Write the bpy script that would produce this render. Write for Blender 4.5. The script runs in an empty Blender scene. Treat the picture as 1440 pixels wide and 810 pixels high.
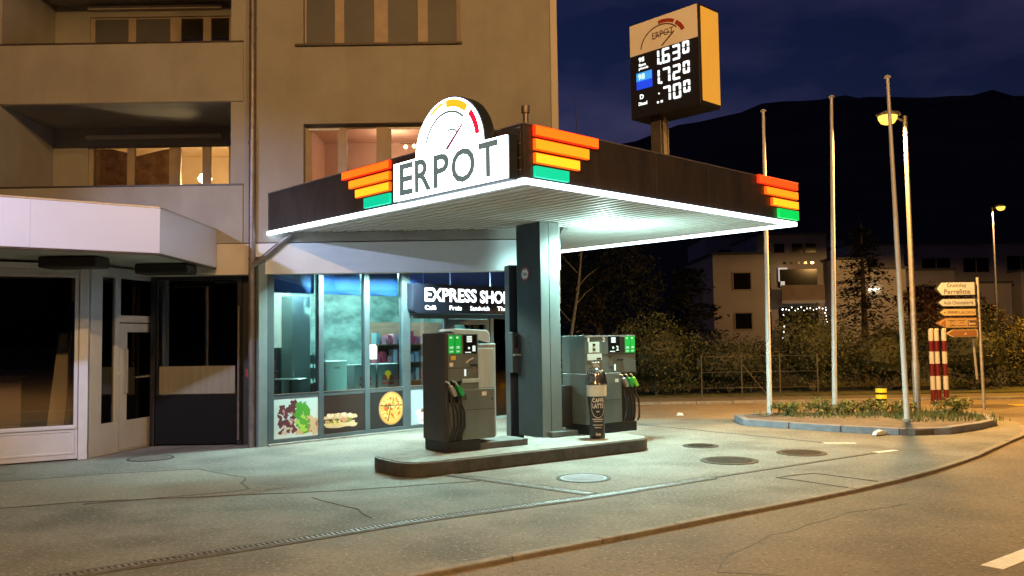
import bpy, bmesh, math, random
import numpy as np
from mathutils import Matrix, Vector, Euler
R = math.radians
random.seed(7)
sc = bpy.context.scene
C = sc.collection

# ------------------------------------------------------------------ camera
cd = bpy.data.cameras.new('camera'); cam = bpy.data.objects.new('camera', cd); C.objects.link(cam)
cd.sensor_width = 36; cd.lens = 30.0; cd.clip_start = .1; cd.clip_end = 4000
pt, rl = R(3.34), .015
fw = Vector((0, math.cos(pt), math.sin(pt))); r0 = Vector((1, 0, 0)); u0 = Vector((0, -math.sin(pt), math.cos(pt)))
rr_ = math.cos(rl)*r0 - math.sin(rl)*u0; uu_ = math.cos(rl)*u0 + math.sin(rl)*r0
mw = Matrix((rr_, uu_, -fw)).transposed().to_4x4(); mw.translation = (0, 0, 1.85)
cam.matrix_world = mw
sc.camera = cam
# ------------------------------------------------------------------ world, night sky
w = bpy.data.worlds.new('World'); sc.world = w; w.use_nodes = True
nt = w.node_tree; bg = nt.nodes['Background']
sky = nt.nodes.new('ShaderNodeTexSky'); sky.sky_type = 'NISHITA'; sky.sun_disc = False
sky.sun_elevation = R(-2.5); sky.sun_rotation = R(330)
tc = nt.nodes.new('ShaderNodeTexCoord'); nz = nt.nodes.new('ShaderNodeTexNoise')
nz.inputs['Scale'].default_value = 4.0; nz.inputs['Detail'].default_value = 5
mp = nt.nodes.new('ShaderNodeMapping'); mp.inputs['Scale'].default_value = (1, 1, 2.6)
nt.links.new(tc.outputs['Generated'], mp.inputs[0]); nt.links.new(mp.outputs[0], nz.inputs['Vector'])
cr = nt.nodes.new('ShaderNodeValToRGB')
cr.color_ramp.elements[0].position = .38; cr.color_ramp.elements[0].color = (.30, .42, 1.35, 1)
cr.color_ramp.elements[1].position = .72; cr.color_ramp.elements[1].color = (1.6, 1.35, 3.0, 1)
mx = nt.nodes.new('ShaderNodeMixRGB'); mx.blend_type = 'MULTIPLY'; mx.inputs[0].default_value = 1
nt.links.new(nz.outputs[0], cr.inputs[0]); nt.links.new(sky.outputs[0], mx.inputs[1]); nt.links.new(cr.outputs[0], mx.inputs[2])
nt.links.new(mx.outputs[0], bg.inputs[0]); bg.inputs[1].default_value = .15
sc.view_settings.view_transform = 'Standard'; sc.view_settings.look = 'None'
sc.view_settings.exposure = 0; sc.view_settings.gamma = 1
cy = sc.cycles
cy.use_denoising = True; cy.max_bounces = 6; cy.diffuse_bounces = 3; cy.glossy_bounces = 3
cy.transmission_bounces = 4; cy.transparent_max_bounces = 12
cy.sample_clamp_indirect = 3; cy.caustics_reflective = False; cy.caustics_refractive = False
SODIUM = (1.0, .53, .165)
E_STREET = 2600
E_CANOPY = 1500
E_SHOP = 900

# ------------------------------------------------------------------ materials
MATS = {}
def mat(name, c1, c2=None, scale=4, rough=.6, metal=0, bump=0, bscale=None, emis=None, strength=0, detail=4, spec=.5, stretch=None, lo=.35, hi=.65, stain=None, speck=0):
    if name in MATS: return MATS[name]
    m = bpy.data.materials.new(name); m.use_nodes = True; MATS[name] = m
    n = m.node_tree.nodes; l = m.node_tree.links; b = n['Principled BSDF']
    b.inputs['Base Color'].default_value = (*c1, 1); b.inputs['Roughness'].default_value = rough
    b.inputs['Metallic'].default_value = metal; b.inputs['Specular IOR Level'].default_value = spec
    if c2 or bump:
        t = n.new('ShaderNodeTexCoord'); mpn = n.new('ShaderNodeMapping'); l.new(t.outputs['Object'], mpn.inputs[0])
        if stretch: mpn.inputs['Scale'].default_value = stretch
    if c2:
        z = n.new('ShaderNodeTexNoise'); z.inputs['Scale'].default_value = scale; z.inputs['Detail'].default_value = detail
        z.inputs['Roughness'].default_value = .62
        l.new(mpn.outputs[0], z.inputs['Vector']); r = n.new('ShaderNodeValToRGB')
        r.color_ramp.elements[0].position = lo; r.color_ramp.elements[0].color = (*c1, 1)
        r.color_ramp.elements[1].position = hi; r.color_ramp.elements[1].color = (*c2, 1)
        l.new(z.outputs[0], r.inputs[0]); src = r.outputs[0]
        def layer(src, sc_, det, lo_, hi_, col, amt, vec):
            zz = n.new('ShaderNodeTexNoise'); zz.inputs['Scale'].default_value = sc_; zz.inputs['Detail'].default_value = det; l.new(vec, zz.inputs['Vector'])
            rr = n.new('ShaderNodeMapRange'); rr.inputs[1].default_value = lo_; rr.inputs[2].default_value = hi_; rr.inputs[4].default_value = amt; l.new(zz.outputs[0], rr.inputs[0])
            mm = n.new('ShaderNodeMixRGB'); l.new(rr.outputs[0], mm.inputs[0]); l.new(src, mm.inputs[1]); mm.inputs[2].default_value = (*col, 1); return mm.outputs[0]
        if stain:
            vec = mpn.outputs[0]
            if len(stain) > 5:
                m2 = n.new('ShaderNodeMapping'); m2.inputs['Scale'].default_value = stain[5]; l.new(t.outputs['Object'], m2.inputs[0]); vec = m2.outputs[0]
            src = layer(src, stain[1], 6, stain[2], stain[3], stain[0], stain[4], vec)
        if speck:
            src = layer(src, 27, 4, .56, .72, tuple(min(1, x*2.1) for x in c2), speck, mpn.outputs[0]); src = layer(src, 22, 4, .44, .30, tuple(x*.35 for x in c1), speck, mpn.outputs[0])
        l.new(src, b.inputs['Base Color'])
    if bump:
        z2 = n.new('ShaderNodeTexNoise'); z2.inputs['Scale'].default_value = bscale or scale*6; z2.inputs['Detail'].default_value = 3
        l.new(mpn.outputs[0], z2.inputs['Vector']); bp = n.new('ShaderNodeBump'); bp.inputs['Strength'].default_value = bump
        bp.inputs['Distance'].default_value = .02; l.new(z2.outputs[0], bp.inputs['Height']); l.new(bp.outputs[0], b.inputs['Normal'])
    if emis:
        b.inputs['Emission Color'].default_value = (*emis, 1); b.inputs['Emission Strength'].default_value = strength
    return m
def glass(name, tint=(.9, .95, .95), refl=.06, rough=.02):
    if name in MATS: return MATS[name]
    m = bpy.data.materials.new(name); m.use_nodes = True; MATS[name] = m
    n = m.node_tree.nodes; l = m.node_tree.links; n.remove(n['Principled BSDF'])
    out = n['Material Output']; tr = n.new('ShaderNodeBsdfTransparent'); gl = n.new('ShaderNodeBsdfGlossy')
    tr.inputs[0].default_value = (*tint, 1); gl.inputs['Roughness'].default_value = rough
    fr = n.new('ShaderNodeFresnel'); fr.inputs[0].default_value = 1.5
    ad = n.new('ShaderNodeMath'); ad.operation = 'ADD'; ad.inputs[1].default_value = refl
    mi = n.new('ShaderNodeMixShader'); l.new(fr.outputs[0], ad.inputs[0]); l.new(ad.outputs[0], mi.inputs[0])
    l.new(tr.outputs[0], mi.inputs[1]); l.new(gl.outputs[0], mi.inputs[2]); l.new(mi.outputs[0], out.inputs[0])
    return m
plaster = mat('plaster', (.315, .305, .295), (.37, .36, .345), 1.3, .85, bump=.3, bscale=45, stain=((.25, .22, .19), 1.2, .50, .75, .35, (1.6, 1.6, .14)))
plaster_pale = mat('plaster_pale', (.60, .55, .49), (.68, .63, .57), 1.5, .85, bump=.2, bscale=60)
white_render = mat('white_render', (.64, .70, .78), (.71, .77, .85), .8, .7, bump=.12, bscale=50)
coping_m = mat('coping_metal', (.05, .04, .04), (.09, .07, .06), 6, .5, .3)
frame_wood = mat('window_frame_paint', (.36, .29, .24), (.42, .34, .28), 5, .55)
frame_white = mat('white_frame_paint', (.58, .61, .70), (.65, .68, .77), 3, .4, bump=.05)
shutter_m = mat('roller_shutter', (.085, .088, .10), (.11, .113, .125), 1.2, .5)
grey_pipe = mat('grey_pipe', (.16, .14, .15), (.22, .2, .2), 6, .4, .5)
navy = mat('navy_panel', (.055, .05, .056), (.085, .075, .075), 2, .34, .35, bump=.8, bscale=4, stretch=(1.6, 1, .5))
navy_edge = mat('dark_trim', (.03, .03, .04), None, rough=.35, metal=.3)
trim_light = mat('aluminium_trim', (.55, .52, .50), (.65, .62, .6), 9, .35, .8)
soffit_m = mat('soffit_metal', (.80, .82, .81), (.86, .88, .87), 2, .6, .0, spec=.3)
anthracite = mat('anthracite_metal', (.022, .028, .034), (.03, .037, .044), 3, .45, .3, bump=.05)
column_pale = mat('column_zinc', (.16, .18, .18), (.20, .225, .225), 2.5, .4, .3, stretch=(1, 1, .3))
pump_dark = mat('pump_dark_panel', (.030, .029, .032), (.045, .043, .046), 3, .5, bump=.04)
pump_grey = mat('pump_grey_steel', (.14, .17, .165), (.18, .21, .205), 2.5, .42, .35, stretch=(1, 1, .4))
pump_silver = mat('pump_silver', (.40, .52, .58), (.48, .61, .67), 2.5, .45, .1, stretch=(3, 3, .5))
rubber = mat('black_rubber', (.012, .012, .013), None, rough=.55)
green_lit = mat('green_display', (.0, .25, .03), emis=(.0, .30, .035), strength=.9)
screen_dark = mat('screen_glass', (.01, .01, .012), None, rough=.12)
lcd = mat('lcd_lit', (.5, .6, .6), emis=(.62, .8, .8), strength=.9)
print_white = mat('print_white', (.78, .78, .78), None, rough=.6)
print_black = mat('print_black', (.02, .02, .02), None, rough=.6)
noz_green = mat('nozzle_green', (.02, .35, .09), None, rough=.35)
noz_lime = mat('nozzle_lime', (.25, .62, .05), None, rough=.35)
noz_pale = mat('nozzle_steel', (.5, .52, .5), None, rough=.3, metal=.6)
concrete = mat('island_concrete', (.17, .17, .16), (.25, .25, .235), 6, .85, bump=.4, bscale=40)
island_side = mat('island_painted_edge', (.045, .045, .042), (.085, .08, .07), 5, .6, bump=.4, bscale=25)
shop_frame = mat('shop_frame_paint', (.055, .078, .095), (.07, .095, .115), 3, .45, .1)
blue_panel = mat('blue_panel', (.03, .08, .34), (.04, .10, .40), 1.5, .4)
sign_navy = mat('sign_navy', (.003, .005, .018), None, rough=.6)
steel_pole = mat('flagpole_aluminium', (.72, .72, .77), (.80, .80, .85), 8, .4, .1)
galv = mat('galvanised_steel', (.36, .35, .36), (.5, .48, .48), 14, .45, .6)
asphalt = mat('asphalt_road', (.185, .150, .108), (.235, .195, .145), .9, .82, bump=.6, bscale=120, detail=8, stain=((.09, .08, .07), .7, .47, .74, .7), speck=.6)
forecourt_m = mat('forecourt_asphalt', (.165, .166, .155), (.245, .246, .23), .75, .8, bump=.6, bscale=110, detail=9, stain=((.085, .083, .078), .9, .47, .72, .75), speck=.6)
patch_m = mat('asphalt_patch', (.20, .19, .17), (.25, .235, .21), 1.1, .82, bump=.5, bscale=110, detail=8, speck=.6)
seam_m = mat('asphalt_seam', (.075, .072, .068), (.13, .126, .12), 6, .8)
kerb_m = mat('kerb_granite', (.19, .175, .155), (.28, .26, .23), 9, .8, bump=.5, bscale=60)
kerb_blue = mat('kerb_grey_stone', (.17, .18, .23), (.24, .25, .31), 7, .8, bump=.5, bscale=50)
drain_m = mat('drain_steel', (.16, .16, .17), (.36, .36, .38), 12, .5, .5, bump=.3)
iron_m = mat('cast_iron', (.04, .038, .035), (.07, .065, .06), 12, .65, .4, bump=.5, bscale=60)
soil_m = mat('verge_gravel', (.10, .09, .085), (.17, .155, .145), 5, .95, bump=.8, bscale=60)
marking = mat('road_paint_white', (.62, .62, .60), (.78, .78, .76), 10, .7)
marking_y = mat('road_paint_yellow', (.72, .55, .08), (.62, .46, .06), 6, .7)
ground_m = mat('dark_ground', (.06, .055, .045), (.085, .08, .06), .3, .95)
hill_m = mat('forest_hill', (.035, .04, .03), (.07, .072, .05), .03, .95, bump=1, bscale=.12)
bark = mat('bark', (.09, .07, .05), (.15, .12, .09), 12, .9, bump=.6)
leaf_dark = mat('leaf_dark', (.012, .017, .009), (.022, .028, .014), 1.5, .7)
leaf_mid = mat('leaf_mid', (.022, .032, .012), (.042, .05, .018), 2, .65)
leaf_yel = mat('leaf_yellow', (.06, .058, .016), (.10, .09, .022), 2, .65)
leaf_lit = mat('leaf_bright', (.10, .13, .035), (.16, .17, .05), 3, .6)
leaf_red = mat('leaf_copper', (.05, .022, .018), (.075, .035, .025), 2, .65)
house_beige = mat('house_render', (.50, .46, .41), (.58, .53, .47), .7, .9)
house_grey = mat('house_grey_render', (.36, .34, .33), (.42, .40, .38), .7, .9)
house_dark = mat('house_brown_cladding', (.22, .17, .14), (.28, .22, .18), 1, .8)
roof_m = mat('flat_roof', (.12, .12, .12), None, rough=.9)
dark_pane = glass('dark_window_glass', (.35, .37, .4), .10)
shop_glass = glass('shop_glass', (.82, .93, .92), .035)
retail_glass = glass('retail_glass', (.92, .93, .95), .13)
home_glass = glass('home_glass', (.95, .95, .93), .02)
LED = mat('led_strip', (.9, .9, .9), emis=(.74, .90, 1.0), strength=5.0)
FACE = mat('sign_face_lit', (.9, .9, .9), emis=(.82, .90, 1.0), strength=10.0)
DOWN = mat('downlight_lens', (.9, .9, .9), emis=(.85, 1.0, .93), strength=9)
def emat(name, c, s=1.0): return mat(name, tuple(min(1, x) for x in c), emis=c, strength=s)
bar_ro = emat('bar_orange', (1.0, .17, .008), 1.15)
bar_or = emat('bar_deep_red', (1.0, .085, .01), 1.1)
bar_o = emat('bar_amber', (1.0, .33, .012), 1.1)
bar_y = emat('bar_yellow', (1.0, .56, .02), 1.1)
bar_g = emat('bar_green', (.0, .55, .32), 1.0)
bar_g2 = emat('bar_pure_green', (.0, .62, .10), 1.0)
sodium_m = emat('sodium_lens', (1.0, .50, .07), 2.6)
white_lens = emat('white_lens', (.9, .9, 1.0), 8)

# ------------------------------------------------------------------ mesh helpers
class MB:
    def __init__(s): s.v = []; s.f = []; s.m = []; s.T = None
    def add(s, vs, fs, mi=0):
        o = len(s.v)
        for p in vs:
            s.v.append(tuple(s.T @ Vector(p)) if s.T else tuple(p))
        for q in fs: s.f.append(tuple(i+o for i in q)); s.m.append(mi)
        return s
    def box(s, x0, x1, y0, y1, z0, z1, mi=0):
        vs = [(x, y, z) for z in (z0, z1) for y in (y0, y1) for x in (x0, x1)]
        return s.add(vs, [(0, 2, 3, 1), (4, 5, 7, 6), (0, 1, 5, 4), (2, 6, 7, 3), (0, 4, 6, 2), (1, 3, 7, 5)], mi)
    def prism(s, pts, z0, z1, mi=0):          # plan polygon (counter-clockwise) extruded upwards
        n = len(pts)
        vs = [(x, y, z0) for x, y in pts] + [(x, y, z1) for x, y in pts]
        return s.add(vs, [tuple(range(n-1, -1, -1)), tuple(range(n, 2*n))] + [(i, (i+1) % n, n+(i+1) % n, n+i) for i in range(n)], mi)
    def prismy(s, pts, y0, y1, mi=0):         # x,z polygon extruded along y (y0 in front)
        n = len(pts)
        vs = [(x, y0, z) for x, z in pts] + [(x, y1, z) for x, z in pts]
        return s.add(vs, [tuple(range(n)), tuple(range(2*n-1, n-1, -1))] + [((i+1) % n, i, n+i, n+(i+1) % n) for i in range(n)], mi)
    def tube(s, pts, r, n=10, mi=0, cap=True):
        pts = [Vector(p) for p in pts]; rs = r if isinstance(r, (list, tuple)) else [r]*len(pts)
        rings = []; up = None
        for i, p in enumerate(pts):
            d = (pts[min(i+1, len(pts)-1)] - pts[max(i-1, 0)]).normalized()
            if up is None: up = Vector((0, 0, 1)) if abs(d.z) < .9 else Vector((1, 0, 0))
            a = d.cross(up).normalized(); up = a.cross(d).normalized()
            rings.append([p + (a*math.cos(t*2*math.pi/n) + up*math.sin(t*2*math.pi/n))*rs[i] for t in range(n)])
        vs = [v for rg in rings for v in rg]
        fs = [(k*n+j, k*n+(j+1) % n, (k+1)*n+(j+1) % n, (k+1)*n+j) for k in range(len(pts)-1) for j in range(n)]
        if cap: fs += [tuple(range(n-1, -1, -1)), tuple(range((len(pts)-1)*n, len(pts)*n))]
        return s.add(vs, fs, mi)
    def cyl(s, p0, p1, r0, r1=None, n=16, mi=0): return s.tube([p0, p1], [r0, r0 if r1 is None else r1], n, mi)
    def lathe(s, prof, n=24, mi=0, c=(0, 0)):
        vs = [(c[0]+r*math.cos(t*2*math.pi/n), c[1]+r*math.sin(t*2*math.pi/n), z) for r, z in prof for t in range(n)]
        fs = [(k*n+j, k*n+(j+1) % n, (k+1)*n+(j+1) % n, (k+1)*n+j) for k in range(len(prof)-1) for j in range(n)]
        fs += [tuple(range(n-1, -1, -1)), tuple(range((len(prof)-1)*n, len(prof)*n))]
        return s.add(vs, fs, mi)
    def arc(s, cx, cz, rx, rz, a0, a1, t, y0, y1, n=16, mi=0, taper=False):
        o = []; i_ = []
        for k in range(n+1):
            a = R(a0+(a1-a0)*k/n); tt = t*(math.sin(math.pi*min(1, (k+.5)/(n*.6))/2) if taper else 1)
            o.append((cx+rx*math.cos(a), cz+rz*math.sin(a))); i_.append((cx+(rx-tt)*math.cos(a), cz+(rz-tt)*math.sin(a)))
        for k in range(n): s.prismy([o[k], i_[k], i_[k+1], o[k+1]] if a1 > a0 else [o[k+1], i_[k+1], i_[k], o[k]], y0, y1, mi)
        return s
    def ell(s, cx, cz, rx, rz, y0, y1, n=24, mi=0, a0=0, a1=360):
        k = n if a1-a0 >= 360 else n+1
        return s.prismy([(cx+rx*math.cos(R(a0+(a1-a0)*i/n)), cz+rz*math.sin(R(a0+(a1-a0)*i/n))) for i in range(k)], y0, y1, mi)
    def wall(s, x0, x1, z0, z1, y0, y1, holes=(), mi=0):
        xs = sorted({x0, x1, *[h[i] for h in holes for i in (0, 1)]}); zs = sorted({z0, z1, *[h[i] for h in holes for i in (2, 3)]})
        xs = [x for x in xs if x0 <= x <= x1]; zs = [z for z in zs if z0 <= z <= z1]
        def solid(i, j):
            if i < 0 or j < 0 or i >= len(xs)-1 or j >= len(zs)-1: return False
            cx, cz = (xs[i]+xs[i+1])/2, (zs[j]+zs[j+1])/2
            return not any(h[0] < cx < h[1] and h[2] < cz < h[3] for h in holes)
        for i in range(len(xs)-1):
            for j in range(len(zs)-1):
                if not solid(i, j): continue
                a, b, c, d = xs[i], xs[i+1], zs[j], zs[j+1]
                s.add([(a, y0, c), (b, y0, c), (b, y0, d), (a, y0, d)], [(0, 1, 2, 3)], mi)
                s.add([(a, y1, c), (b, y1, c), (b, y1, d), (a, y1, d)], [(3, 2, 1, 0)], mi)
                if not solid(i-1, j): s.add([(a, y0, c), (a, y0, d), (a, y1, d), (a, y1, c)], [(0, 1, 2, 3)], mi)
                if not solid(i+1, j): s.add([(b, y0, c), (b, y0, d), (b, y1, d), (b, y1, c)], [(3, 2, 1, 0)], mi)
                if not solid(i, j-1): s.add([(a, y0, c), (b, y0, c), (b, y1, c), (a, y1, c)], [(3, 2, 1, 0)], mi)
                if not solid(i, j+1): s.add([(a, y0, d), (b, y0, d), (b, y1, d), (a, y1, d)], [(0, 1, 2, 3)], mi)
        return s
    def room(s, x0, x1, y0, y1, z0, z1, mi=0):  # five faces turned inwards, open to -y
        vs = [(x, y, z) for z in (z0, z1) for y in (y0, y1) for x in (x0, x1)]
        return s.add(vs, [(0, 1, 3, 2), (4, 6, 7, 5), (2, 3, 7, 6), (0, 2, 6, 4), (1, 5, 7, 3)], mi)
    def build(s, name, mats, parent=None, bevel=0, smooth=False):
        me = bpy.data.meshes.new(name); me.from_pydata(s.v, [], s.f)
        for m in (mats if isinstance(mats, (list, tuple)) else [mats]): me.materials.append(m)
        me.polygons.foreach_set('material_index', s.m)
        if bevel:
            bm = bmesh.new(); bm.from_mesh(me); bmesh.ops.remove_doubles(bm, verts=bm.verts, dist=1e-5)
            es = [e for e in bm.edges if len(e.link_faces) == 2 and e.calc_face_angle(0) > .6]
            bmesh.ops.bevel(bm, geom=es, offset=bevel, segments=2, affect='EDGES', clamp_overlap=True, profile=.5)
            bm.to_mesh(me); bm.free()
        if smooth:
            me.polygons.foreach_set('use_smooth', [True]*len(me.polygons))
            try: me.set_sharp_from_angle(angle=R(40))
            except Exception: pass
        me.update(); o = bpy.data.objects.new(name, me); C.objects.link(o)
        if parent: o.parent = parent
        return o
def frame(o, ang): return Matrix.Translation((o[0], o[1], o[2] if len(o) > 2 else 0)) @ Matrix.Rotation(R(ang), 4, 'Z')
def tag(o, label, cat, group=None):
    o['label'] = label; o['category'] = cat
    if group: o['group'] = group
    return o
def thing(name, label, cat, loc=(0, 0, 0), rotz=0, group=None):
    o = bpy.data.objects.new(name, None); C.objects.link(o); o.empty_display_size = .2
    o.location = loc; o.rotation_euler = (0, 0, R(rotz)); return tag(o, label, cat, group)
def struct(o): o['kind'] = 'structure'; return o
def stuff(o): o['kind'] = 'stuff'; return o
def copy_tree(o, parent=None):
    c = o.copy(); C.objects.link(c)
    if parent: c.parent = parent
    for ch in o.children: copy_tree(ch, c)
    return c
def box(name, m, parent, *a, bevel=0): return MB().box(*a).build(name, m, parent, bevel)
def text_pts(s, bold=0):
    cu = bpy.data.curves.new('lettering', 'FONT'); cu.body = s; cu.size = 1; cu.offset = bold; cu.resolution_u = 3
    ob = bpy.data.objects.new('lettering', cu); C.objects.link(ob)
    bpy.context.view_layer.update()
    me = ob.evaluated_get(bpy.context.evaluated_depsgraph_get()).to_mesh()
    vs = [tuple(v.co) for v in me.vertices]; fs = [tuple(p.vertices) for p in me.polygons]
    bpy.data.objects.remove(ob); bpy.data.curves.remove(cu)
    return vs, fs
def put_text(mb, s, x0, x1, z0, z1, y, bold=0, mi=0, mapf=None):
    vs, fs = text_pts(s, bold); a = np.array(vs)
    lo, hi = a.min(0), a.max(0); sx = (x1-x0)/max(1e-6, hi[0]-lo[0]); sz = (z1-z0)/max(1e-6, hi[1]-lo[1])
    pts = [(x0+(v[0]-lo[0])*sx, y, z0+(v[1]-lo[1])*sz) for v in vs]
    if mapf: pts = [mapf(p) for p in pts]
    mb.add(pts, fs, mi); return mb
def lamp(name, loc, energy, color, parent=None, size=.1, kind='POINT', spot=None, blend=.5, rot=None):
    l = bpy.data.lights.new(name, kind); l.energy = energy; l.color = color
    if kind in ('POINT', 'SPOT'): l.shadow_soft_size = size
    if kind == 'AREA': l.shape = 'DISK'; l.size = size
    if spot: l.spot_size = R(spot); l.spot_blend = blend
    o = bpy.data.objects.new(name, l); C.objects.link(o); o.location = loc
    if rot: o.rotation_euler = rot
    if parent: o.parent = parent
    return o
def leaves(mb, c, rad, n, size, seed, shell=.55, mi=0, core=False):
    nb = 16
    rg = np.random.default_rng(seed); c = np.array(c, float); rad = np.array(rad, float)
    blobs = rg.normal(size=(nb, 3)); blobs /= np.linalg.norm(blobs, axis=1)[:, None]; blobs *= rg.uniform(.3, .92, (nb, 1))
    for _ in range(n):
        b = blobs[rg.integers(nb)]
        p = b + rg.normal(size=3)*.19
        if core and _ % 2:
            p = rg.normal(size=3); p *= rg.uniform(.62, 1.02)/np.linalg.norm(p)*(1+.16*math.sin(5*p[0]+seed)*math.cos(4*p[2]+p[1]*3))
        d = np.linalg.norm(p)
        if d > 1.12: p *= 1.05/d
        q = c + p*rad
        a = rg.normal(size=3); a /= np.linalg.norm(a); b2 = np.cross(a, rg.normal(size=3)); b2 /= np.linalg.norm(b2)
        h = size*rg.uniform(.5, 1.3)
        mb.add([q-a*h, q-b2*h*.45, q+a*h, q+b2*h*.45], [(0, 1, 2, 3)], mi)

# ------------------------------------------------------------------ ground, roads, hill
g = MB(); g.prism([(-900, -400), (900, -400), (900, 900), (-900, 900)], -.4, -.112); struct(g.build('ground', ground_m))
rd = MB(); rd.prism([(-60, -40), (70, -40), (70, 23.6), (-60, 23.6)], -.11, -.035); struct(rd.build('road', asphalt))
KERB = [(-9.0, 1.05), (-5.0, 3.85), (-2.5, 5.62), (-.71, 6.88), (.09, 7.45), (1.18, 8.19), (2.43, 9.09), (3.76, 10.02), (5.21, 11.16), (6.74, 12.64), (7.99, 14.09), (8.99, 15.19), (9.75, 16.3), (10.2, 17.5), (10.1, 18.8)]
fc = MB(); fc.prism(KERB + [(9.2, 19.2), (3.2, 19.15), (1.2, 19.6), (1.2, 23.4), (-24, 23.4), (-24, 1.05)], -.1, 0)
struct(fc.build('forecourt', forecourt_m))
def offset_line(pts, d):
    o = []
    for i, p in enumerate(pts):
        a = Vector(pts[max(i-1, 0)]); b = Vector(pts[min(i+1, len(pts)-1)]); t = (b-a).normalized()
        o.append((p[0]+t.y*d, p[1]-t.x*d))
    return o
def resample(pts, step):
    o = [Vector(pts[0])]; acc = 0
    P = [Vector(p) for p in pts]
    L = [0]
    for i in range(1, len(P)): L.append(L[-1]+(P[i]-P[i-1]).length)
    n = max(1, round(L[-1]/step)); out = []
    for k in range(n+1):
        s = L[-1]*k/n; j = 0
        while j < len(L)-2 and L[j+1] < s: j += 1
        f = (s-L[j])/max(1e-6, L[j+1]-L[j]); out.append(P[j].lerp(P[j+1], f))
    return [(p.x, p.y) for p in out]
kerb = bpy.data.objects.new('kerb', None); C.objects.link(kerb); struct(kerb)
kp = resample(KERB, 1.0); ko = offset_line(kp, .02); ki = offset_line(kp, -.085)
for i in range(len(kp)-1):
    def sh(a, b, f): return (a[0]+(b[0]-a[0])*f, a[1]+(b[1]-a[1])*f)
    z = .006+random.uniform(-.003, .004)
    MB().prism([sh(ko[i], ko[i+1], .006), sh(ko[i], ko[i+1], .994), sh(ki[i], ki[i+1], .994), sh(ki[i], ki[i+1], .006)], -.1, z).build('kerb_stone', kerb_m, kerb, bevel=.012)
def strip(pts, wd, z0, z1, name, m, parent=None):
    a = offset_line(pts, wd/2); b = offset_line(pts, -wd/2); mb = MB()
    for i in range(len(pts)-1): mb.prism([a[i], a[i+1], b[i+1], b[i]], z0, z1)
    return mb.build(name, m, parent)
# repaired asphalt patch, seams and cracks of the forecourt
pa = MB(); pa.prism([(-24, 7.4), (-9, 8.9), (-5.86, 9.83), (-5.2, 10.11), (-3.4, 10.45), (-2.9, 10.95), (-3.57, 11.29), (-3.67, 11.75), (-4.61, 12.6), (-5.6, 12.35), (-7.2, 11.6), (-24, 11.0)], -.01, .004)
struct(pa.build('asphalt_patch', patch_m))
def jit(pts, step, amp):
    q = resample(pts, step); return [q[0]] + [(x+random.uniform(-amp, amp), y+random.uniform(-amp, amp)) for x, y in q[1:-1]] + [q[-1]]
for pts, wd in (([(-9, 8.9), (-5.86, 9.83), (-5.2, 10.11), (-2.14, 10.65), (-.3, 11.25)], .022), ([(-5.0, 10.0), (-3.3, 10.75), (-3.57, 11.29), (-3.67, 11.75), (-4.61, 12.6)], .028),
                ([(-2.39, 10.2), (-1.76, 9.52), (-1.5, 9.0)], .012), ([(-7.2, 11.6), (-5.6, 12.35), (-4.61, 12.6)], .02),
                ([(3.37, 11.11), (3.93, 11.46), (4.54, 10.68)], .03), ([(3.37, 11.11), (3.98, 10.33)], .03),
                ([(2.63, 17.98), (5.2, 14.6)], .05)):
    struct(strip(jit(pts, .25, .02), wd, 0, .007, 'asphalt_seam', seam_m))
struct(strip(jit([(1.6, 6.9), (1.75, 7.35), (2.4, 8.1), (3.4, 9.0), (4.3, 9.5)], .3, .03), .014, -.05, -.0325, 'road_crack', seam_m))
struct(strip(jit([(1.6, 6.9), (2.1, 6.75), (2.9, 6.7)], .3, .03), .012, -.05, -.0325, 'road_crack', seam_m))
# drainage channels
def channel(pts, wd, label):
    ch = thing('drain_channel', label, 'drain', (0, 0, 0))
    q = resample(pts, .5); a = offset_line(q, wd/2); b = offset_line(q, -wd/2); a2 = offset_line(q, wd/2+.05); b2 = offset_line(q, -wd/2-.05)
    dk = MB()
    for i in range(len(q)-1):
        dk.prism([a2[i], a2[i+1], a[i+1], a[i]], 0, .008); dk.prism([b[i], b[i+1], b2[i+1], b2[i]], 0, .008)
    dk.build('channel_edge', seam_m, ch)
    for i in range(len(q)-1):
        f = lambda A, t: (A[i][0]+(A[i+1][0]-A[i][0])*t, A[i][1]+(A[i+1][1]-A[i][1])*t)
        mb = MB()
        for k in range(10):
            mb.prism([f(a, k/10+.01), f(a, k/10+.065), f(b, k/10+.065), f(b, k/10+.01)], .001, .011)
        mb.prism([f(a, .005), f(a, .995), f(a, .995), f(a, .005)][:2] + [((f(a, .995)[0]*.85+f(b, .995)[0]*.15), (f(a, .995)[1]*.85+f(b, .995)[1]*.15)), ((f(a, .005)[0]*.85+f(b, .005)[0]*.15), (f(a, .005)[1]*.85+f(b, .005)[1]*.15))], .001, .012)
        mb.build('grating', drain_m, ch)
channel([(-6.2, 5.0), (-3.37, 7.1), (-1.95, 8.1), (-.92, 8.88), (.96, 10.02), (2.54, 11.18)], .12, 'long steel drain channel running along the forecourt beside the pavement')
channel([(-1.0, 11.86), (.9, 10.15)], .12, 'short steel drain channel running from the pump island towards the kerb')
struct(strip([(2.56, 11.19), (4.2, 12.32), (5.8, 13.42)], .07, 0, .008, 'joint_strip', seam_m))
jl = [(5.8, 13.42), (5.7, 13.75), (5.25, 14.5)]
for k, (a, b) in enumerate((((5.55, 13.25), (5.95, 13.45)), ((5.2, 14.45), (5.7, 14.38)))):
    struct(strip([a, b], .12, 0, .009, 'joint_marking', marking))
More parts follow.
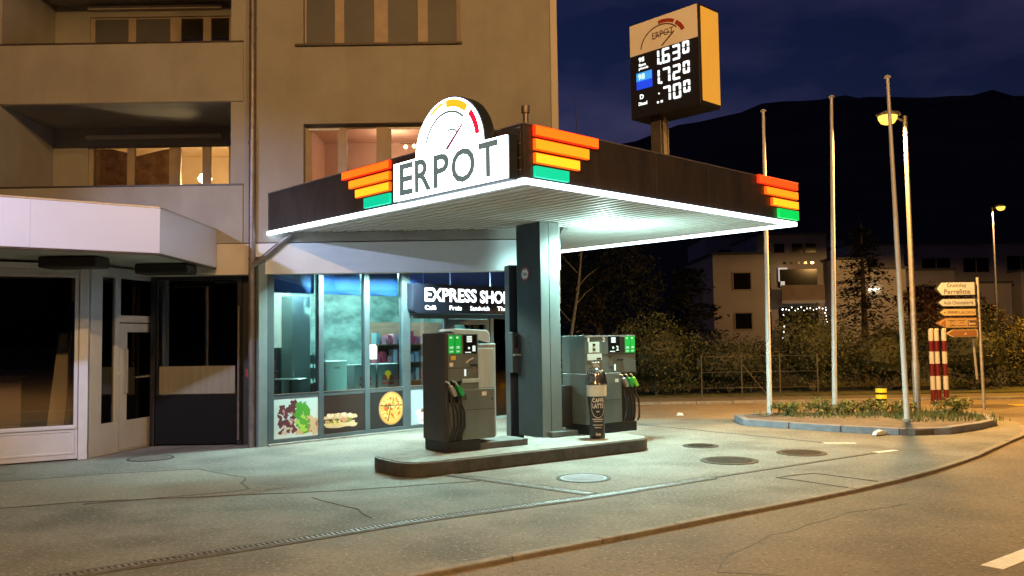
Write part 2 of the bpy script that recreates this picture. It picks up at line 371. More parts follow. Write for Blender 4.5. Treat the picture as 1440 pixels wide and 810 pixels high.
def manhole(x, y, rx, label, m=iron_m):
    t = thing('manhole_cover', label, 'manhole cover', (x, y, 0))
    MB().lathe([(rx, 0), (rx, .008), (rx-.05, .01), (rx-.05, .006)], 28).build('rim', iron_m, t)
    mb = MB(); mb.lathe([(rx-.055, 0), (rx-.055, .008)], 28)
    for k in range(-4, 5):
        h = math.sqrt(max(0, (rx-.09)**2-(k*rx*.2)**2)); mb.box(-h, h, k*rx*.2-.012, k*rx*.2+.012, .008, .013)
    mb.build('lid', m, t)
manhole(3.15, 12.66, .42, 'dark round manhole cover nearest the kerb in the lit forecourt')
manhole(4.45, 13.36, .38, 'dark round manhole cover farther right towards the flagpoles')
manhole(3.11, 14.39, .30, 'small dark manhole cover just right of the pump island end')
manhole(-5.85, 13.85, .36, 'worn round manhole cover outside the dark doorway', mat('worn_iron', (.13, .13, .12), (.18, .18, .17), 10, .7))
manhole(.90, 11.3, .36, 'bluish painted round tank cover in front of the column', mat('blue_tank_paint', (.28, .36, .48), (.36, .44, .55), 8, .7, bump=.3))
# road markings
for k, (a, b) in enumerate((((3.79, 6.92), (5.0, 7.85)), ((-1.2, 2.9), (.9, 4.5)))):
    struct(strip([a, b], .17, -.045, -.030, 'lane_marking', marking))
for k in range(3):
    struct(MB().prism([(12.3+k*.1, 19.2+k*1.1), (16, 19.2+k*1.1), (16, 19.75+k*1.1), (12.4+k*.1, 19.75+k*1.1)], -.045, -.030).build('crosswalk_stripe', marking_y))
# verge with kerb
VF = [(4.67, 17.54), (5.2, 16.92), (5.76, 16.32), (6.4, 15.78), (7.12, 15.25), (7.75, 15.4), (8.4, 15.85), (9.05, 16.35), (9.7, 17.1), (9.9, 18.0), (9.7, 18.7), (8.6, 18.95), (5.2, 19.0), (4.7, 18.5)]
struct(MB().prism(offset_line(VF, -.1), -.05, .10).build('verge', soil_m))
vk = bpy.data.objects.new('verge_kerb', None); C.objects.link(vk); struct(vk)
q = resample(VF + [VF[0]], 1.0); qo = offset_line(q, .0); qi = offset_line(q, -.16)
for i in range(len(q)-1):
    l = lambda A, t: (A[i][0]+(A[i+1][0]-A[i][0])*t, A[i][1]+(A[i+1][1]-A[i][1])*t)
    MB().prism([l(qo, .01), l(qo, .99), l(qi, .99), l(qi, .01)], -.05, .125+random.uniform(-.006, .006)).build('kerb_stone', kerb_blue, vk, bevel=.012)
# far pavement and bank
struct(MB().prism([(-60, 23.64), (70, 23.64), (70, 25.2), (-60, 25.2)], -.11, .02).build('pavement', mat('pavement_asphalt', (.10, .09, .085), (.14, .13, .12), 1, .85, bump=.4, bscale=80)))
fk = bpy.data.objects.new('far_kerb', None); C.objects.link(fk); struct(fk)
for k in range(30): box('kerb_stone', kerb_m, fk, -2+k+.01, -1+k-.01, 23.5, 23.635, -.1, .035, bevel=.01)
struct(MB().prism([(-60, 25.21), (70, 25.21), (70, 60), (-60, 60)], -.11, .06).build('lawn', mat('lawn_grass', (.045, .05, .022), (.07, .075, .03), 3, .95, bump=.8, bscale=40)))
# hill
def hill():
    rg = np.random.default_rng(3)
    prof = [(-900, 60), (-300, 95), (-60, 120), (30, 133), (90, 141), (140, 156), (195, 167), (235, 171), (290, 170), (360, 169), (520, 160), (900, 120)]
    xs = np.linspace(-900, 900, 121); rows = 26; V = []; F = []
    hx = np.interp(xs, [p[0] for p in prof], [p[1] for p in prof])
    for j in range(rows):
        t = j/(rows-1); yy = 150 + 450*t
        for i, x in enumerate(xs):
            nse = rg.normal()*1.5*(0 if j == 0 else 1)
            V.append((x*(.35+.65*t), yy, -.5 + (hx[i]+nse)*t**1.15))
    n = len(xs)
    for j in range(rows-1):
        for i in range(n-1): F.append((j*n+i, j*n+i+1, (j+1)*n+i+1, (j+1)*n+i))
    mb = MB(); mb.add(V, F); return mb
struct(hill().build('hill', hill_m, smooth=True))

# ------------------------------------------------------------------ street lamps
def street_lamp(loc, h, label, arm=(-.35, 0), e=E_STREET, col=SODIUM, lens=None, cone=150, blend=.5, aim=None):
    t = thing('street_lamp', label, 'street lamp', loc, 0, 'street lamps along the road')
    MB().tube([(0, 0, 0), (0, 0, 1.2), (0, 0, 1.25), (0, 0, h)], [.075, .075, .06, .045], 12).build('pole', galv, t, smooth=True)
    ax, ay = arm
    MB().tube([(0, 0, h-.12), (ax*.6, ay*.6, h-.02)], .028, 8).build('bracket', galv, t, smooth=True)
    hd = MB(); hd.T = Matrix.Translation((ax*.8, ay*.8, h-.02)) @ Matrix.Rotation(math.atan2(ay, ax), 4, 'Z')
    hd.prismy([(-.24, 0), (.24, -.01), (.26, .03), (.12, .10), (-.17, .10), (-.24, .05)], -.11, .11)
    hd.build('lamp_head', galv, t, bevel=.015)
    ln = MB(); ln.T = hd.T @ Matrix.Translation((.03, 0, 0)); ln.lathe([(.07, -.19), (.14, -.16), (.19, -.08), (.20, -.012)], 18); ln.build('lens', lens or sodium_m, t, smooth=True)
    lamp('lamp_light', (ax*.8, ay*.8, h-.27), e, col, t, .12, 'SPOT', cone, blend, Vector(aim).to_track_quat('-Z', 'Y').to_euler() if aim else None)
    return t
street_lamp((8.71, 18.55, 0), 6.60, 'tall lit sodium street lamp behind the rightmost flagpole', (-.5, -.12), E_STREET*2.1, (1.0, .50, .12), cone=176)
street_lamp((-1.6, 23.95, 0), 6.6, 'sodium street lamp on the side road hidden behind the shop', (.3, -.5), E_STREET*3.6, (1.0, .44, .05), cone=156)
street_lamp((18.2, 24.2, 0), 6.6, 'sodium street lamp on the side road just right of the view', (-.3, -.5), E_STREET*2.2, (1.0, .44, .05), cone=146)
street_lamp((24.4, 43, 0), 8.1, 'distant lit sodium street lamp at the right edge behind the shrubs', (.35, -.3), E_STREET*1.3, cone=179, blend=.1)
street_lamp((-3.0, -1.5, 0), 10, 'sodium street lamp on the near pavement behind the viewer', (.5, .3), E_STREET*2.1, cone=178, blend=.08)
street_lamp((7.2, 2.4, 0), 10, 'sodium street lamp on the far side of the near road', (-.5, .3), E_STREET*1.05, cone=178, blend=.08)
street_lamp((-9.5, 4.5, 0), 6.5, 'added white floodlight left of the view, aimed at the closed shop awning', (.4, .3), 3600, (.62, .70, 1.0), white_lens, 42, .8, (3.0, 7.2, -3.0))  # unseen floodlight added to light the awning pale lavender

# ------------------------------------------------------------------ apartment building
B = thing('apartment_building', 'beige apartment block with two recessed balconies above the shops', 'building', (0, 15.2, 0))
fa = MB(); fa.wall(-14, .87, 3.62, 12, 0, .3, [(-9.2, -5.03, 3.62, 6.18), (-9.2, -5.03, 6.4, 8.72), (-9.2, -5.03, 8.9, 11.2), (-3.72, -.86, 4.42, 5.76), (-3.72, -.86, 7.22, 8.62)])
fa.box(-14, -9.2, 0, .3, 3.05, 3.62)
fa.box(.57, .87, .3, 8.5, 3.05, 12); fa.box(-14, -13.7, .3, 8.5, 3.05, 12)
fa.box(-14, .87, 8.5, 8.8, 3.05, 12)
fa.box(-14, .87, 0, 8.8, 12, 12.2)
fa.build('wall', plaster, B)
box('base_band', plaster_pale, B, -9.19, -4.6, -.01, .29, 3.05, 3.60)
box('base_band', white_render, B, -4.59, .872, -.012, .29, 3.05, 3.60)
box('lower_ceiling', white_render, B, -4.6, .86, .3, 8.4, 3.42, 3.6)
box('corner_strip', plaster_pale, B, .76, .885, -.035, -.001, 4.3, 12, bevel=.01)
box('pipe_shoe', plaster_pale, B, .9, 1.1, 4.2, 4.45, 2.63, 4.0)
for z0, z1 in ((3.61, 4.655), (6.19, 7.27), (8.73, 9.8)):
    p = box('parapet', plaster, B, -9.2, -4.80, -.03, .14, z0, z1, bevel=.006)
    box('coping', coping_m, p, -9.2, -4.80, -.04, .16, z1+.002, z1+.03)
for z0, z1 in ((4.0, 6.18), (6.6, 8.72)):
    mb = MB(); mb.box(-9.45, -9.2, .3, 2.1, z0-.4, z1+.2); mb.box(-5.03, -4.8, .3, 2.1, z0-.4, z1+.2)
    mb.box(-9.2, -5.03, .31, 2.1, z1+.001, z1+.2); mb.box(-9.2, -5.03, .15, 2.1, z0-.38, z0-.2)
    zt = 5.83 if z0 < 5 else 8.48
    mb.T = Matrix.Translation((0, 1.8, 0)); mb.wall(-9.2, -5.03, z0-.2, z1, 0, .25, [(-8.5, -5.62, z0+.4, zt)])
    mb.build('loggia', plaster, B)
    box('blind_box', plaster_pale, B, -8.5, -5.8, 1.68, 1.79, zt+.12, zt+.20, bevel=.01)
    wn = MB()
    edges = [-8.5, -8.41, -7.73, -7.58, -6.88, -6.66, -6.21, -6.05, -5.68, -5.62]
    for a, b in zip(edges[0::2], edges[1::2]): wn.box(a, b, 1.84, 1.92, z0+.4, zt)
    wn.box(-8.5, -5.62, 1.85, 1.91, zt-.03, zt); wn.box(-8.5, -5.62, 1.85, 1.91, z0+.4, z0+.47)
    wo = wn.build('window', frame_wood, B)
    for k, (a, b) in enumerate(((-8.41, -7.73), (-7.58, -6.88), (-6.66, -6.21), (-6.05, -5.68))):
        if z0 > 5 and k < 2: box('roller_shutter', shutter_m, wo, a, b, 1.86, 1.88, z0+.47, zt-.03)
        else: box('pane', home_glass if (z0 < 5) else dark_pane, wo, a, b, 1.87, 1.88, z0+.47, zt-.03)
# lit room behind the lower loggia
warm = mat('warm_wall', (.72, .56, .38), (.78, .62, .44), 2, .85)
rm = MB(); rm.room(-8.65, -5.55, 2.06, 4.2, 4.3, 6.1); rm.build('room', warm, B)
curt = mat('patterned_curtain', (.22, .155, .10), (.40, .29, .19), 7, .9, detail=6)
_n = curt.node_tree.nodes; _l = curt.node_tree.links; _tb = _n.new('ShaderNodeBsdfTranslucent'); _mx = _n.new('ShaderNodeMixShader'); _mx.inputs[0].default_value = .6
_src = _n['Principled BSDF'].inputs['Base Color'].links[0].from_socket; _l.new(_src, _tb.inputs[0])
_l.new(_n['Principled BSDF'].outputs[0], _mx.inputs[1]); _l.new(_tb.outputs[0], _mx.inputs[2]); _l.new(_mx.outputs[0], _n['Material Output'].inputs[0])
cm = MB(); cm.prismy([(-8.45, 4.45), (-7.70, 4.45), (-7.70, 5.70), (-8.1, 5.80), (-8.45, 5.80)], 1.95, 1.97); cm.prismy([(-7.6, 4.45), (-6.86, 4.45), (-6.86, 5.80), (-7.05, 5.77), (-7.6, 5.64)], 1.95, 1.97)
cm.build('curtain', curt, B)
pl = thing('pendant_lamp', 'small bright pendant lamp lit behind the right hand balcony window', 'lamp', (-6.32, 17.5, 5.24))
MB().lathe([(.04, -.11), (.12, -.06), (.14, 0), (.09, .08), (.02, .11)], 16).build('bulb', emat('bulb_warm', (1, .78, .38), 25), pl, smooth=True)
MB().cyl((0, 0, .07), (0, 0, .8), .006, n=6).build('cord', rubber, pl)
lamp('pendant_light', (0, 0, -.2), 85, (1, .72, .36), pl, .08)
# two windows right of the downpipe
for z0, z1, lit in ((4.42, 5.76, True), (7.22, 8.62, False)):
    wn = MB(); dk = MB()
    if lit:
        E_ = [-3.72, -3.63, -3.13, -2.97, -2.43, -2.17, -1.63, -1.47, -.93, -.86]; yy = .16
    else:
        E_ = [-3.72, -3.69, -3.17, -3.0, -2.45, -2.2, -1.65, -1.47, -.94, -.86]; yy = .12
    for a, b in zip(E_[0::2], E_[1::2]): wn.box(a, b, yy, yy+.08, z0, z1)
    wn.box(-3.72, -.86, yy+.01, yy+.07, z1-.05, z1); wn.box(-3.72, -.86, yy+.01, yy+.07, z0, z0+.06)
    wo = wn.build('window', frame_wood, B)
    box('sill', coping_m, wo, -3.86, -.84, -.06, .10, z0-.04, z0-.003)
    for a, b in zip(E_[1::2], E_[2::2]):
        if lit: box('pane', home_glass, wo, a, b, yy+.03, yy+.04, z0+.06, z1-.05)
        else: box('roller_shutter', shutter_m, wo, a, b, yy+.02, yy+.05, z0+.06, z1-.05)
    if lit:
        for a, b in ((-3.66, -3.1), (-2.2, -1.6)): box('casement', frame_white, wo, a, b, yy-.03, yy-.002, z1-.09, z1-.055)
pink = mat('pink_wall', (.70, .52, .42), (.74, .56, .46), 2, .85)
rm = MB(); rm.room(-3.9, -.75, .31, 2.6, 4.2, 6.0); rm.build('room', pink, B)
fl = thing('string_light', 'row of small round warm bulbs lit inside the window behind the round sign', 'lamp', (-2.0, 16.2, 5.56))
for k in range(4):
    MB().lathe([(.01, -.04), (.035, -.02), (.04, 0), (.035, .02), (.01, .04)], 10).build('bulb', emat('bulb_peach', (1, .62, .28), 8), fl, smooth=True).location = (k*.16, k*.02, random.uniform(-.02, .02))
MB().cyl((-.1, 0, .05), (.6, .07, .05), .005, n=6).build('cable', rubber, fl)
lamp('room_light', (-2.2, 16.9, 5.6), 26, (1, .62, .40), None, .2).parent = None
bpy.data.objects['room_light'].parent = fl; bpy.data.objects['room_light'].location = (-.3, .6, .1)
# downpipe
dp = MB(); dp.cyl((-4.62, -.07, 0), (-4.62, -.07, 12), .06, n=14)
for z in (1.2, 3.3, 5.4, 7.5): dp.cyl((-4.62, -.07, z), (-4.62, -.07, z+.04), .07, n=14)
dp.build('downpipe', grey_pipe, B, smooth=True)
MB().tube([(-4.6, -.1, 3.2), (-4.45, -.1, 3.3), (-4.0, -.08, 3.68), (-3.9, -.08, 3.74)], .05, 10).build('gutter_pipe', grey_pipe, B, smooth=True)
# pillar with payment terminal under the building's edge
pil = thing('support_pillar', 'dark square pillar standing left behind the canopy column', 'pillar', (.02, 15.0, 0), 20)
box('shaft', navy_edge, pil, -.12, .12, -.12, .12, 0, 3.12, bevel=.01)
pt_ = thing('payment_terminal', 'dark payment terminal with card slot fixed on the pillar behind the column', 'payment terminal', (.02, 15.0, 0), 20)
box('housing', anthracite, pt_, -.14, .14, -.30, -.125, 1.25, 1.95, bevel=.015)
box('shelf', column_pale, pt_, -.13, .11, -.38, -.302, 1.54, 1.57, bevel=.004)
box('screen', screen_dark, pt_, -.10, .10, -.308, -.301, 1.68, 1.88)

# ------------------------------------------------------------------ petrol canopy
CF = (.17, 10.41); CA = 43.4
CN = thing('petrol_canopy', 'dark navy petrol station canopy with white glowing edge on one column', 'canopy', (*CF, 0), CA)
CI = frame((*CF, 0), CA).inverted()
def tocan(x, y): p = CI @ Vector((x, y, 0)); return (p.x, p.y)
K1 = tocan(.95, 19.33); K2 = tocan(.90, 15.19); LL = tocan(-4.36, 15.19)
POLY = [(0, 0), (6.7, 0), K1, K2, LL]
zb, zt = 3.76, 4.49
ins = [(.05, .05), (6.65, .05), (K1[0]-.05, K1[1]-.02), (K2[0]+.0, K2[1]-.02), (LL[0]+.05, LL[1]-.03)]
MB().prism(ins, zb+.06, zt-.08).build('deck', roof_m, CN)
u_, v_ = Vector((.726, .688)), Vector((-.688, .726))
N_PL = 36
for i in range(N_PL):
    a0 = .06 + (6.58)*i/N_PL; a1 = a0 + 6.58/N_PL - .022; am = (a0+a1)/2
    P0 = Vector(CF)+u_*am; t = (15.17-P0.y)/v_.y; x = (P0+v_*t).x
    if x > .86: t = (P0.x-.97)/.688
    MB().box(a0, a1, .06, max(.3, t-.02), zb+.035+random.uniform(-.002, .002), zb+.055).box(a0, a0+.03, .06, max(.3, t-.02), zb+.022, zb+.0345).build('soffit_plank', soffit_m, CN)
# fascias: right front, left front, right rear
for k in range(5): box('fascia_panel', navy, CN, 6.7*k/5+.003, 6.7*(k+1)/5-.003, -.001+random.uniform(-.002, .002), .05, zb+.055, zt, bevel=.004)
for k in range(5): box('fascia_panel', navy, CN, -.001+random.uniform(-.002, .002), .049, .052+(LL[1]-.052)*k/5+.003, .052+(LL[1]-.052)*(k+1)/5-.003, zb+.055, zt, bevel=.004)
box('fascia_panel', navy, CN, 6.651, 6.7, .052, K1[1], zb+.055, zt, bevel=.004)
for a in ((-.01, 6.71, -.012, .06), (-.012, .06, .061, LL[1]), (6.64, 6.712, .061, K1[1])):
    box('edge_trim', trim_light, CN, a[0], a[1], a[2], a[3], zt+.002, zt+.018)
for a in ((-.01, 6.71, -.02, .03), (-.02, .03, .031, LL[1]), (6.68, 6.722, .031, K1[1])):
    box('led_strip', LED, CN, a[0], a[1], a[2], a[3], zb-.015, zb+.054)
# colour bars
LT = Matrix(((0, 1, 0, 0), (-1, 0, 0, 0), (0, 0, 1, 0), (0, 0, 0, 1)))   # left fascia: local x runs along the edge towards the front corner
rim_r = emat('bar_rim_red', (1.0, .03, .005), 1.2); rim_o = emat('bar_rim_orange', (1.0, .12, .005), 1.1)
RIM = {'bar_orange': rim_r, 'bar_deep_red': rim_r, 'bar_amber': rim_o, 'bar_yellow': rim_o}
def bar(x0, x1, z0, z1, m, T=None, d=.05):
    mb = MB(); mb.T = T; mb.box(x0, x1, -.002-d, -.003, z0, z1); o = mb.build('colour_bar', RIM.get(m.name, m), CN, bevel=.006)
    if m.name in RIM:
        mb = MB(); mb.T = T; e = .009; mb.box(x0+e, x1-e, -.006-d, -.0021-d, z0+e, z1-e); mb.build('bar_face', m, o, bevel=.003)
for x0, z0, z1, m in ((-4.07, 4.365, 4.49, bar_ro), (-3.87, 4.20, 4.325, bar_o), (-3.69, 4.035, 4.165, bar_y), (-3.456, 3.85, 4.0, bar_g)): bar(x0, -2.785, z0, z1, m, LT)
for x1, z0, z1, m in ((1.36, 4.36, 4.497, bar_ro), (1.167, 4.185, 4.325, bar_o), (.98, 4.015, 4.147, bar_y), (.77, 3.842, 3.98, bar_g)): bar(.155, x1, z0, z1, m)
for x0, z0, z1, m in ((5.433, 4.375, 4.515, bar_or), (5.653, 4.21, 4.34, bar_o), (5.851, 4.035, 4.17, bar_y), (6.052, 3.845, 4.005, bar_g2)): bar(x0, 6.735, z0, z1, m)
for k, z in enumerate((4.45, 4.25, 4.07, 3.92)):
    mb = MB(); mb.T = LT; mb.box(-.12, -.05, -.012, -.003, z, z+.012); mb.build('fixing_clip', trim_light, CN)
# column
cw = frame((.47, 14.16, 0), 35); cl = CI @ cw
col = MB(); col.T = cl; col.box(0, .40, 0, .68, .19, zb+.03); 
colo = col.build('column', anthracite, CN, bevel=.012)
cp = MB(); cp.T = cl; cp.box(.0, .17, -.014, -.001, .2, zb+.02); cp.box(.18, .40, -.014, -.001, .2, zb+.02); cp.build('column_lit_face', column_pale, CN, bevel=.004)  # lamp-side brightness of the column put into a paler face sheet
LS_ = cl @ Matrix.Rotation(R(-90), 4, 'Z')      # left face: x along -y of the column
sg = MB(); sg.T = LS_
sg.ell(-.42, 2.93, .115, .115, -.008, -.002, 24); so = sg.build('height_sign', mat('height_sign_red', (.35, .05, .07), None), CN)
sg = MB(); sg.T = LS_; sg.ell(-.42, 2.93, .09, .09, -.011, -.0081, 24); sg.build('sign_disc', print_white, so)
sg = MB(); sg.T = LS_; put_text(sg, '3.8m', -.485, -.355, 2.90, 2.965, -.0125, .02)
sg.prismy([(-.44, 3.015), (-.42, 2.985), (-.40, 3.015)], -.013, -.0115); sg.prismy([(-.44, 2.845), (-.40, 2.845), (-.42, 2.875)], -.013, -.0115)
sg.build('height_text', print_black, so)
sg = MB(); sg.T = LS_
for c_ in range(3):
    for k in range(8):
        if (c_*5+k*3) % 7 != 0: sg.ell(-.41+c_*.055, 1.46+k*.058, .018, .022, -.006, -.002, 8)
sg.build('vent_holes', rubber, CN)
def downlight(x, y, e, z, m=DOWN):
    p = CI @ Vector((x, y, 0))
    MB().lathe([(.06, z-.075), (.13, z-.055), (.17, z-.02), (.17, z+.02)], 24, c=(p.x, p.y)).build('downlight_lens', m, CN)
    lamp('downlight', (p.x, p.y, z-.14), e, (.58, 1.0, .86), CN, .14, 'SPOT', 174, .45)
    lamp('soffit_fill', (p.x, p.y, z-.40), e*.08, (.62, 1.0, .88), CN, .10)  # extra point light added below the lens to brighten the soffit
downlight(1.6, 14.53, E_CANOPY*1.15, zb+.03)
# roof clutter
at = MB(); at.cyl((2.0, .9, zt), (1.9, .85, zt+.9), .008, .004, 6); at.build('antenna', rubber, CN)
vp = MB(); vp.cyl((2.6, 2.6, zt-.1), (2.6, 2.6, 5.6), .05, n=12); vp.cyl((2.6, 2.6, 5.6), (2.6, 2.6, 5.72), .075, n=12); vp.build('vent_pipe', grey_pipe, CN, smooth=True)
box('roof_box', trim_light, CN, 5.0, 5.5, .2, .5, zt+.02, zt+.09, bevel=.01)

# ------------------------------------------------------------------ round illuminated sign on the left fascia
ES = thing('illuminated_sign', 'white glowing ERPOT sign with round gauge dome on the canopy edge', 'sign', (*CF, 0), CA-90)
cs = MB(); cs.box(-2.43, -.05, -.20, -.06, 3.79, 4.34); cs.ell(-1.2, 4.345, .715, .70, -.21, -.03, 40, 0, 0, 180)
cs.build('casing', anthracite, ES)
fcx = MB(); fcx.prismy([(-2.42, 3.80), (-.06, 3.80), (-.06, 4.33)] + [(-1.2+.70*math.cos(R(a)), 4.335+.69*math.sin(R(a))) for a in range(0, 181, 5)] + [(-2.42, 4.33)], -.225, -.211)
fcx.build('lit_face', FACE, ES)
lt = mat('sign_letter_grey', (.12, .17, .18), emis=(.075, .13, .145), strength=1.0)
mb = MB(); x = -2.28
for ch, wd in zip('ERPOT', (.34, .40, .36, .52, .40)):
    put_text(mb, ch, x, x+wd*.93, 3.86, 4.31, -.228, .022, 0); x += wd*1.04
mb.build('lettering', lt, ES)
ga = MB()
ga.arc(-1.2, 4.36, .50, .50, 168, 48, .034, -.229, -.2255, 22); ga.arc(-1.14, 4.42, .20, .19, 150, 45, .026, -.229, -.2255, 10)
ga.build('gauge_arc', lt, ES)
nd = MB(); nd.prismy([(-1.25, 4.36), (-1.20, 4.335), (-.88, 4.62), (-.90, 4.645)], -.2295, -.2256); nd.build('gauge_needle', emat('needle_red', (.18, .04, .06), 1), ES)
for a0, a1, m, t in ((126, 98, emat('gauge_yellow', (.95, .62, .12), 1), .05), (93, 50, emat('gauge_amber', (.95, .48, .02), 1), .105), (42, 8, emat('gauge_red', (.62, .01, .05), 1), .085)):
    mb = MB(); mb.arc(-1.2, 4.36, .645, .645, a0, a1, t, -.229, -.2255, 10); mb.build('gauge_segment', m, ES)

# ------------------------------------------------------------------ price sign
PS = thing('price_sign', 'tall fuel price sign with white digits standing above the canopy roof', 'sign', (3.056, 13.5, 0), CA-90)
box('post', mat('post_bronze', (.20, .17, .13), (.26, .22, .17), 4, .35, .6), PS, -1.14, -.92, .2, .42, 4.4, 5.70, bevel=.01)
box('post_strip', mat('post_strip_pale', (.6, .55, .45), None, rough=.3, metal=.3), PS, -.919, -.913, .27, .35, 4.4, 5.60)
box('cabinet', navy_edge, PS, -1.39, .02, .0, .58, 5.56, 7.21, bevel=.008)
cream = mat('cream_panel', (.62, .52, .40), (.68, .58, .45), 1, .4, emis=(.55, .33, .14), strength=.38)
hp = box('header_panel', cream, PS, -1.375, .0, -.012, -.001, 6.655, 7.195)
yel = mat('yellow_side_panel', (.66, .42, .10), (.7, .46, .12), 1, .4, emis=(.60, .28, .03), strength=.75)
mb = MB(); mb.T = frame((.02, 0, 0), 90); mb.box(.06, .555, -.012, -.001, 5.62, 7.17); mb.build('side_panel', yel, PS)
brown = mat('logo_brown', (.16, .08, .04), None); redb = mat('logo_red', (.42, .05, .02), None)
mb = MB(); mb.arc(-.72, 6.70, .43, .36, 175, 40, .022, -.016, -.0125, 18); mb.arc(-.66, 6.76, .24, .14, 150, 40, .015, -.016, -.0125, 10)
mb.prismy([(-.72, 6.69), (-.69, 6.68), (-.44, 6.86), (-.46, 6.88)], -.0165, -.0126); put_text(mb, 'ERPOT', -.90, -.46, 6.84, 6.95, -.0135, .01); mb.build('logo', brown, hp)
mb = MB(); mb.arc(-.70, 6.70, .50, .43, 98, 58, .06, -.016, -.0125, 10); mb.arc(-.70, 6.70, .50, .43, 52, 22, .07, -.016, -.0125, 8); mb.build('logo_segment', redb, hp)
dg = emat('digit_white', (.85, .97, 1.0), 1.5)
SEG = {'0': 'abcdef', '1': 'bc', '2': 'abged', '3': 'abgcd', '6': 'afgedc', '7': 'abc', '.': 'p'}
def seg7(mb, ch, x, z, wd, h, t, y=-.014):
    k = .012
    S = {'a': (x+k, x+wd-k, z+h-t, z+h), 'd': (x+k, x+wd-k, z, z+t), 'g': (x+k, x+wd-k, z+h/2-t/2, z+h/2+t/2),
         'f': (x, x+t, z+h/2+k, z+h-k), 'e': (x, x+t, z+k, z+h/2-k), 'b': (x+wd-t, x+wd, z+h/2+k, z+h-k), 'c': (x+wd-t, x+wd, z+k, z+h/2-k), 'p': (x, x+t, z, z+t)}
    for q in SEG[ch]: a = S[q]; mb.box(a[0], a[1], y, -.001, a[2], a[3])
for zz, digs in ((6.38, '1630'), (6.05, '1720'), (5.735, '.700')):
    for k, ch in enumerate(digs):
        pm = MB(); h = .25 if k < 3 else .20
        if ch == '1': seg7(pm, '1', -.87, zz, .10, h, .032); seg7(pm, '.', -.755, zz, .1, .1, .034)
        elif ch == '.': seg7(pm, '.', -.755, zz, .1, .1, .034); pm.box(-.83, -.80, -.014, -.001, zz, zz+.03); pm.box(-.80, -.78, -.014, -.001, zz+.15, zz+.17)
        else: seg7(pm, ch, -.705+(k-1)*.205, zz+(0 if k < 3 else .06), .15 if k < 3 else .125, h, .034)
        pm.build('price_digit', dg, PS)
for it in (('95', -1.20, -1.08, 6.52, 6.60), ('Sans', -1.20, -1.05, 6.445, 6.495), ('plomb', -1.20, -1.0, 6.375, 6.43), ('D', -1.19, -1.11, 5.88, 5.96), ('Diesel', -1.22, -1.04, 5.77, 5.83)):
    lab = MB(); put_text(lab, *it, -.006, .03); lab.build('fuel_label', dg, PS)
bl = box('fuel_plate', emat('plate_blue', (.01, .055, .75), 1.0), PS, -1.25, -.925, -.012, -.001, 6.05, 6.335)
box('plate_top', emat('plate_cyan', (.04, .30, .85), 1.0), bl, -1.25, -.925, -.015, -.0125, 6.19, 6.335)
mb = MB(); put_text(mb, '98', -1.21, -1.07, 6.21, 6.31, -.017, .03); mb.build('plate_text', emat('digit_cyan', (.5, .95, 1), 1.3), bl)

# ------------------------------------------------------------------ petrol shop (glass front at 45 degrees)
SH = thing('petrol_shop', 'glass fronted petrol station shop with dark blue frames under the building', 'shop', (-4.44, 15.29, 0), 45)
XM = [(.0, .145), (1.08, 1.19), (2.12, 2.24), (3.05, 3.25)]
for k, (a, b) in enumerate(XM): box('mullion', shop_frame, SH, a, b, -.06 if k else -.08, .06, .0, 3.36, bevel=.006)
box('post', mat('post_teal', (.14, .19, .21), (.18, .23, .25), 3, .45), SH, -.17, -.002, -.1, .05, 0, 3.36, bevel=.006)
for k, (a, b) in enumerate(((.145, 1.08), (1.19, 2.12), (2.24, 3.05), (3.25, 4.2))):
    box('transom', shop_frame, SH, a, b, -.05, .05, .815, .895, bevel=.005)
    box('base_rail', shop_frame, SH, a, b, -.055, .05, 0, .095, bevel=.005)
    box('sill_trim', trim_light, SH, a, b, -.058, -.051, .892, .902)
    if k < 3:
        box('pane', shop_glass, SH, a, b, -.006, .006, .895, 3.30)
        box('head_rail', shop_frame, SH, a, b, -.05, .05, 3.30, 3.36)
        box('blue_bulkhead', blue_panel, SH, a, b, .1, .16, 2.74, 3.30)
box('doorstep', concrete, SH, .0, 3.6, -.18, -.082, 0, .03)
box('door_head', shop_frame, SH, 3.25, 6.6, -.05, .05, 2.28, 2.38, bevel=.005)
box('pane', shop_glass, SH, 3.25, 4.16, -.006, .006, .895, 2.28)
box('mullion', shop_frame, SH, 4.2, 4.3, -.06, .06, 0, 2.28, bevel=.005)
door = MB(); door.wall(4.32, 5.5, .02, 2.27, -.04, .04, [(4.44, 5.38, .2, 2.15)]); do = door.build('door', shop_frame, SH)
box('pane', shop_glass, do, 4.44, 5.38, -.006, .006, .2, 2.15)
box('mullion', shop_frame, SH, 5.52, 5.62, -.06, .06, 0, 2.28, bevel=.005)
box('pane', shop_glass, SH, 5.62, 6.6, -.006, .006, .1, 2.28)
for a, b in ((3.25, 3.62), (3.64, 4.36), (4.40, 5.55), (5.59, 6.6)): box('blue_panel', blue_panel, SH, a, b, -.02, .04, 2.385, 3.41, bevel=.006)
intr = MB(); intr.box(-.1, 6.8, 3.4, 3.5, 0, 3.4); intr.box(6.6, 6.7, .1, 3.4, 0, 3.4)
tree_refl = mat('tree_reflection', (.07, .12, .11), (.26, .38, .35), 1.6, .5, detail=9, stretch=(1, 1, 1.8), lo=.38, hi=.68)  # trees reflected in the shop glass, painted as mottling on the back wall
intr.build('back_wall', tree_refl, SH)
SI = frame((-4.44, 15.29, 0), 45)
def shw(x, y): p = SI @ Vector((x, y, 0)); return p.x, p.y
fl = MB(); fl.prism([(.0, .08), (6.6, .08), (6.6, 3.4), (-.1, 3.4)], .0, .03); fl.build('floor', mat('shop_floor', (.28, .30, .29), (.34, .36, .35), 2, .35), SH)
box('side_wall', mat('shop_wall_green', (.11, .17, .16), (.15, .22, .2), 1.2, .7), SH, -.1, .0, .1, 3.4, 0, 3.4)
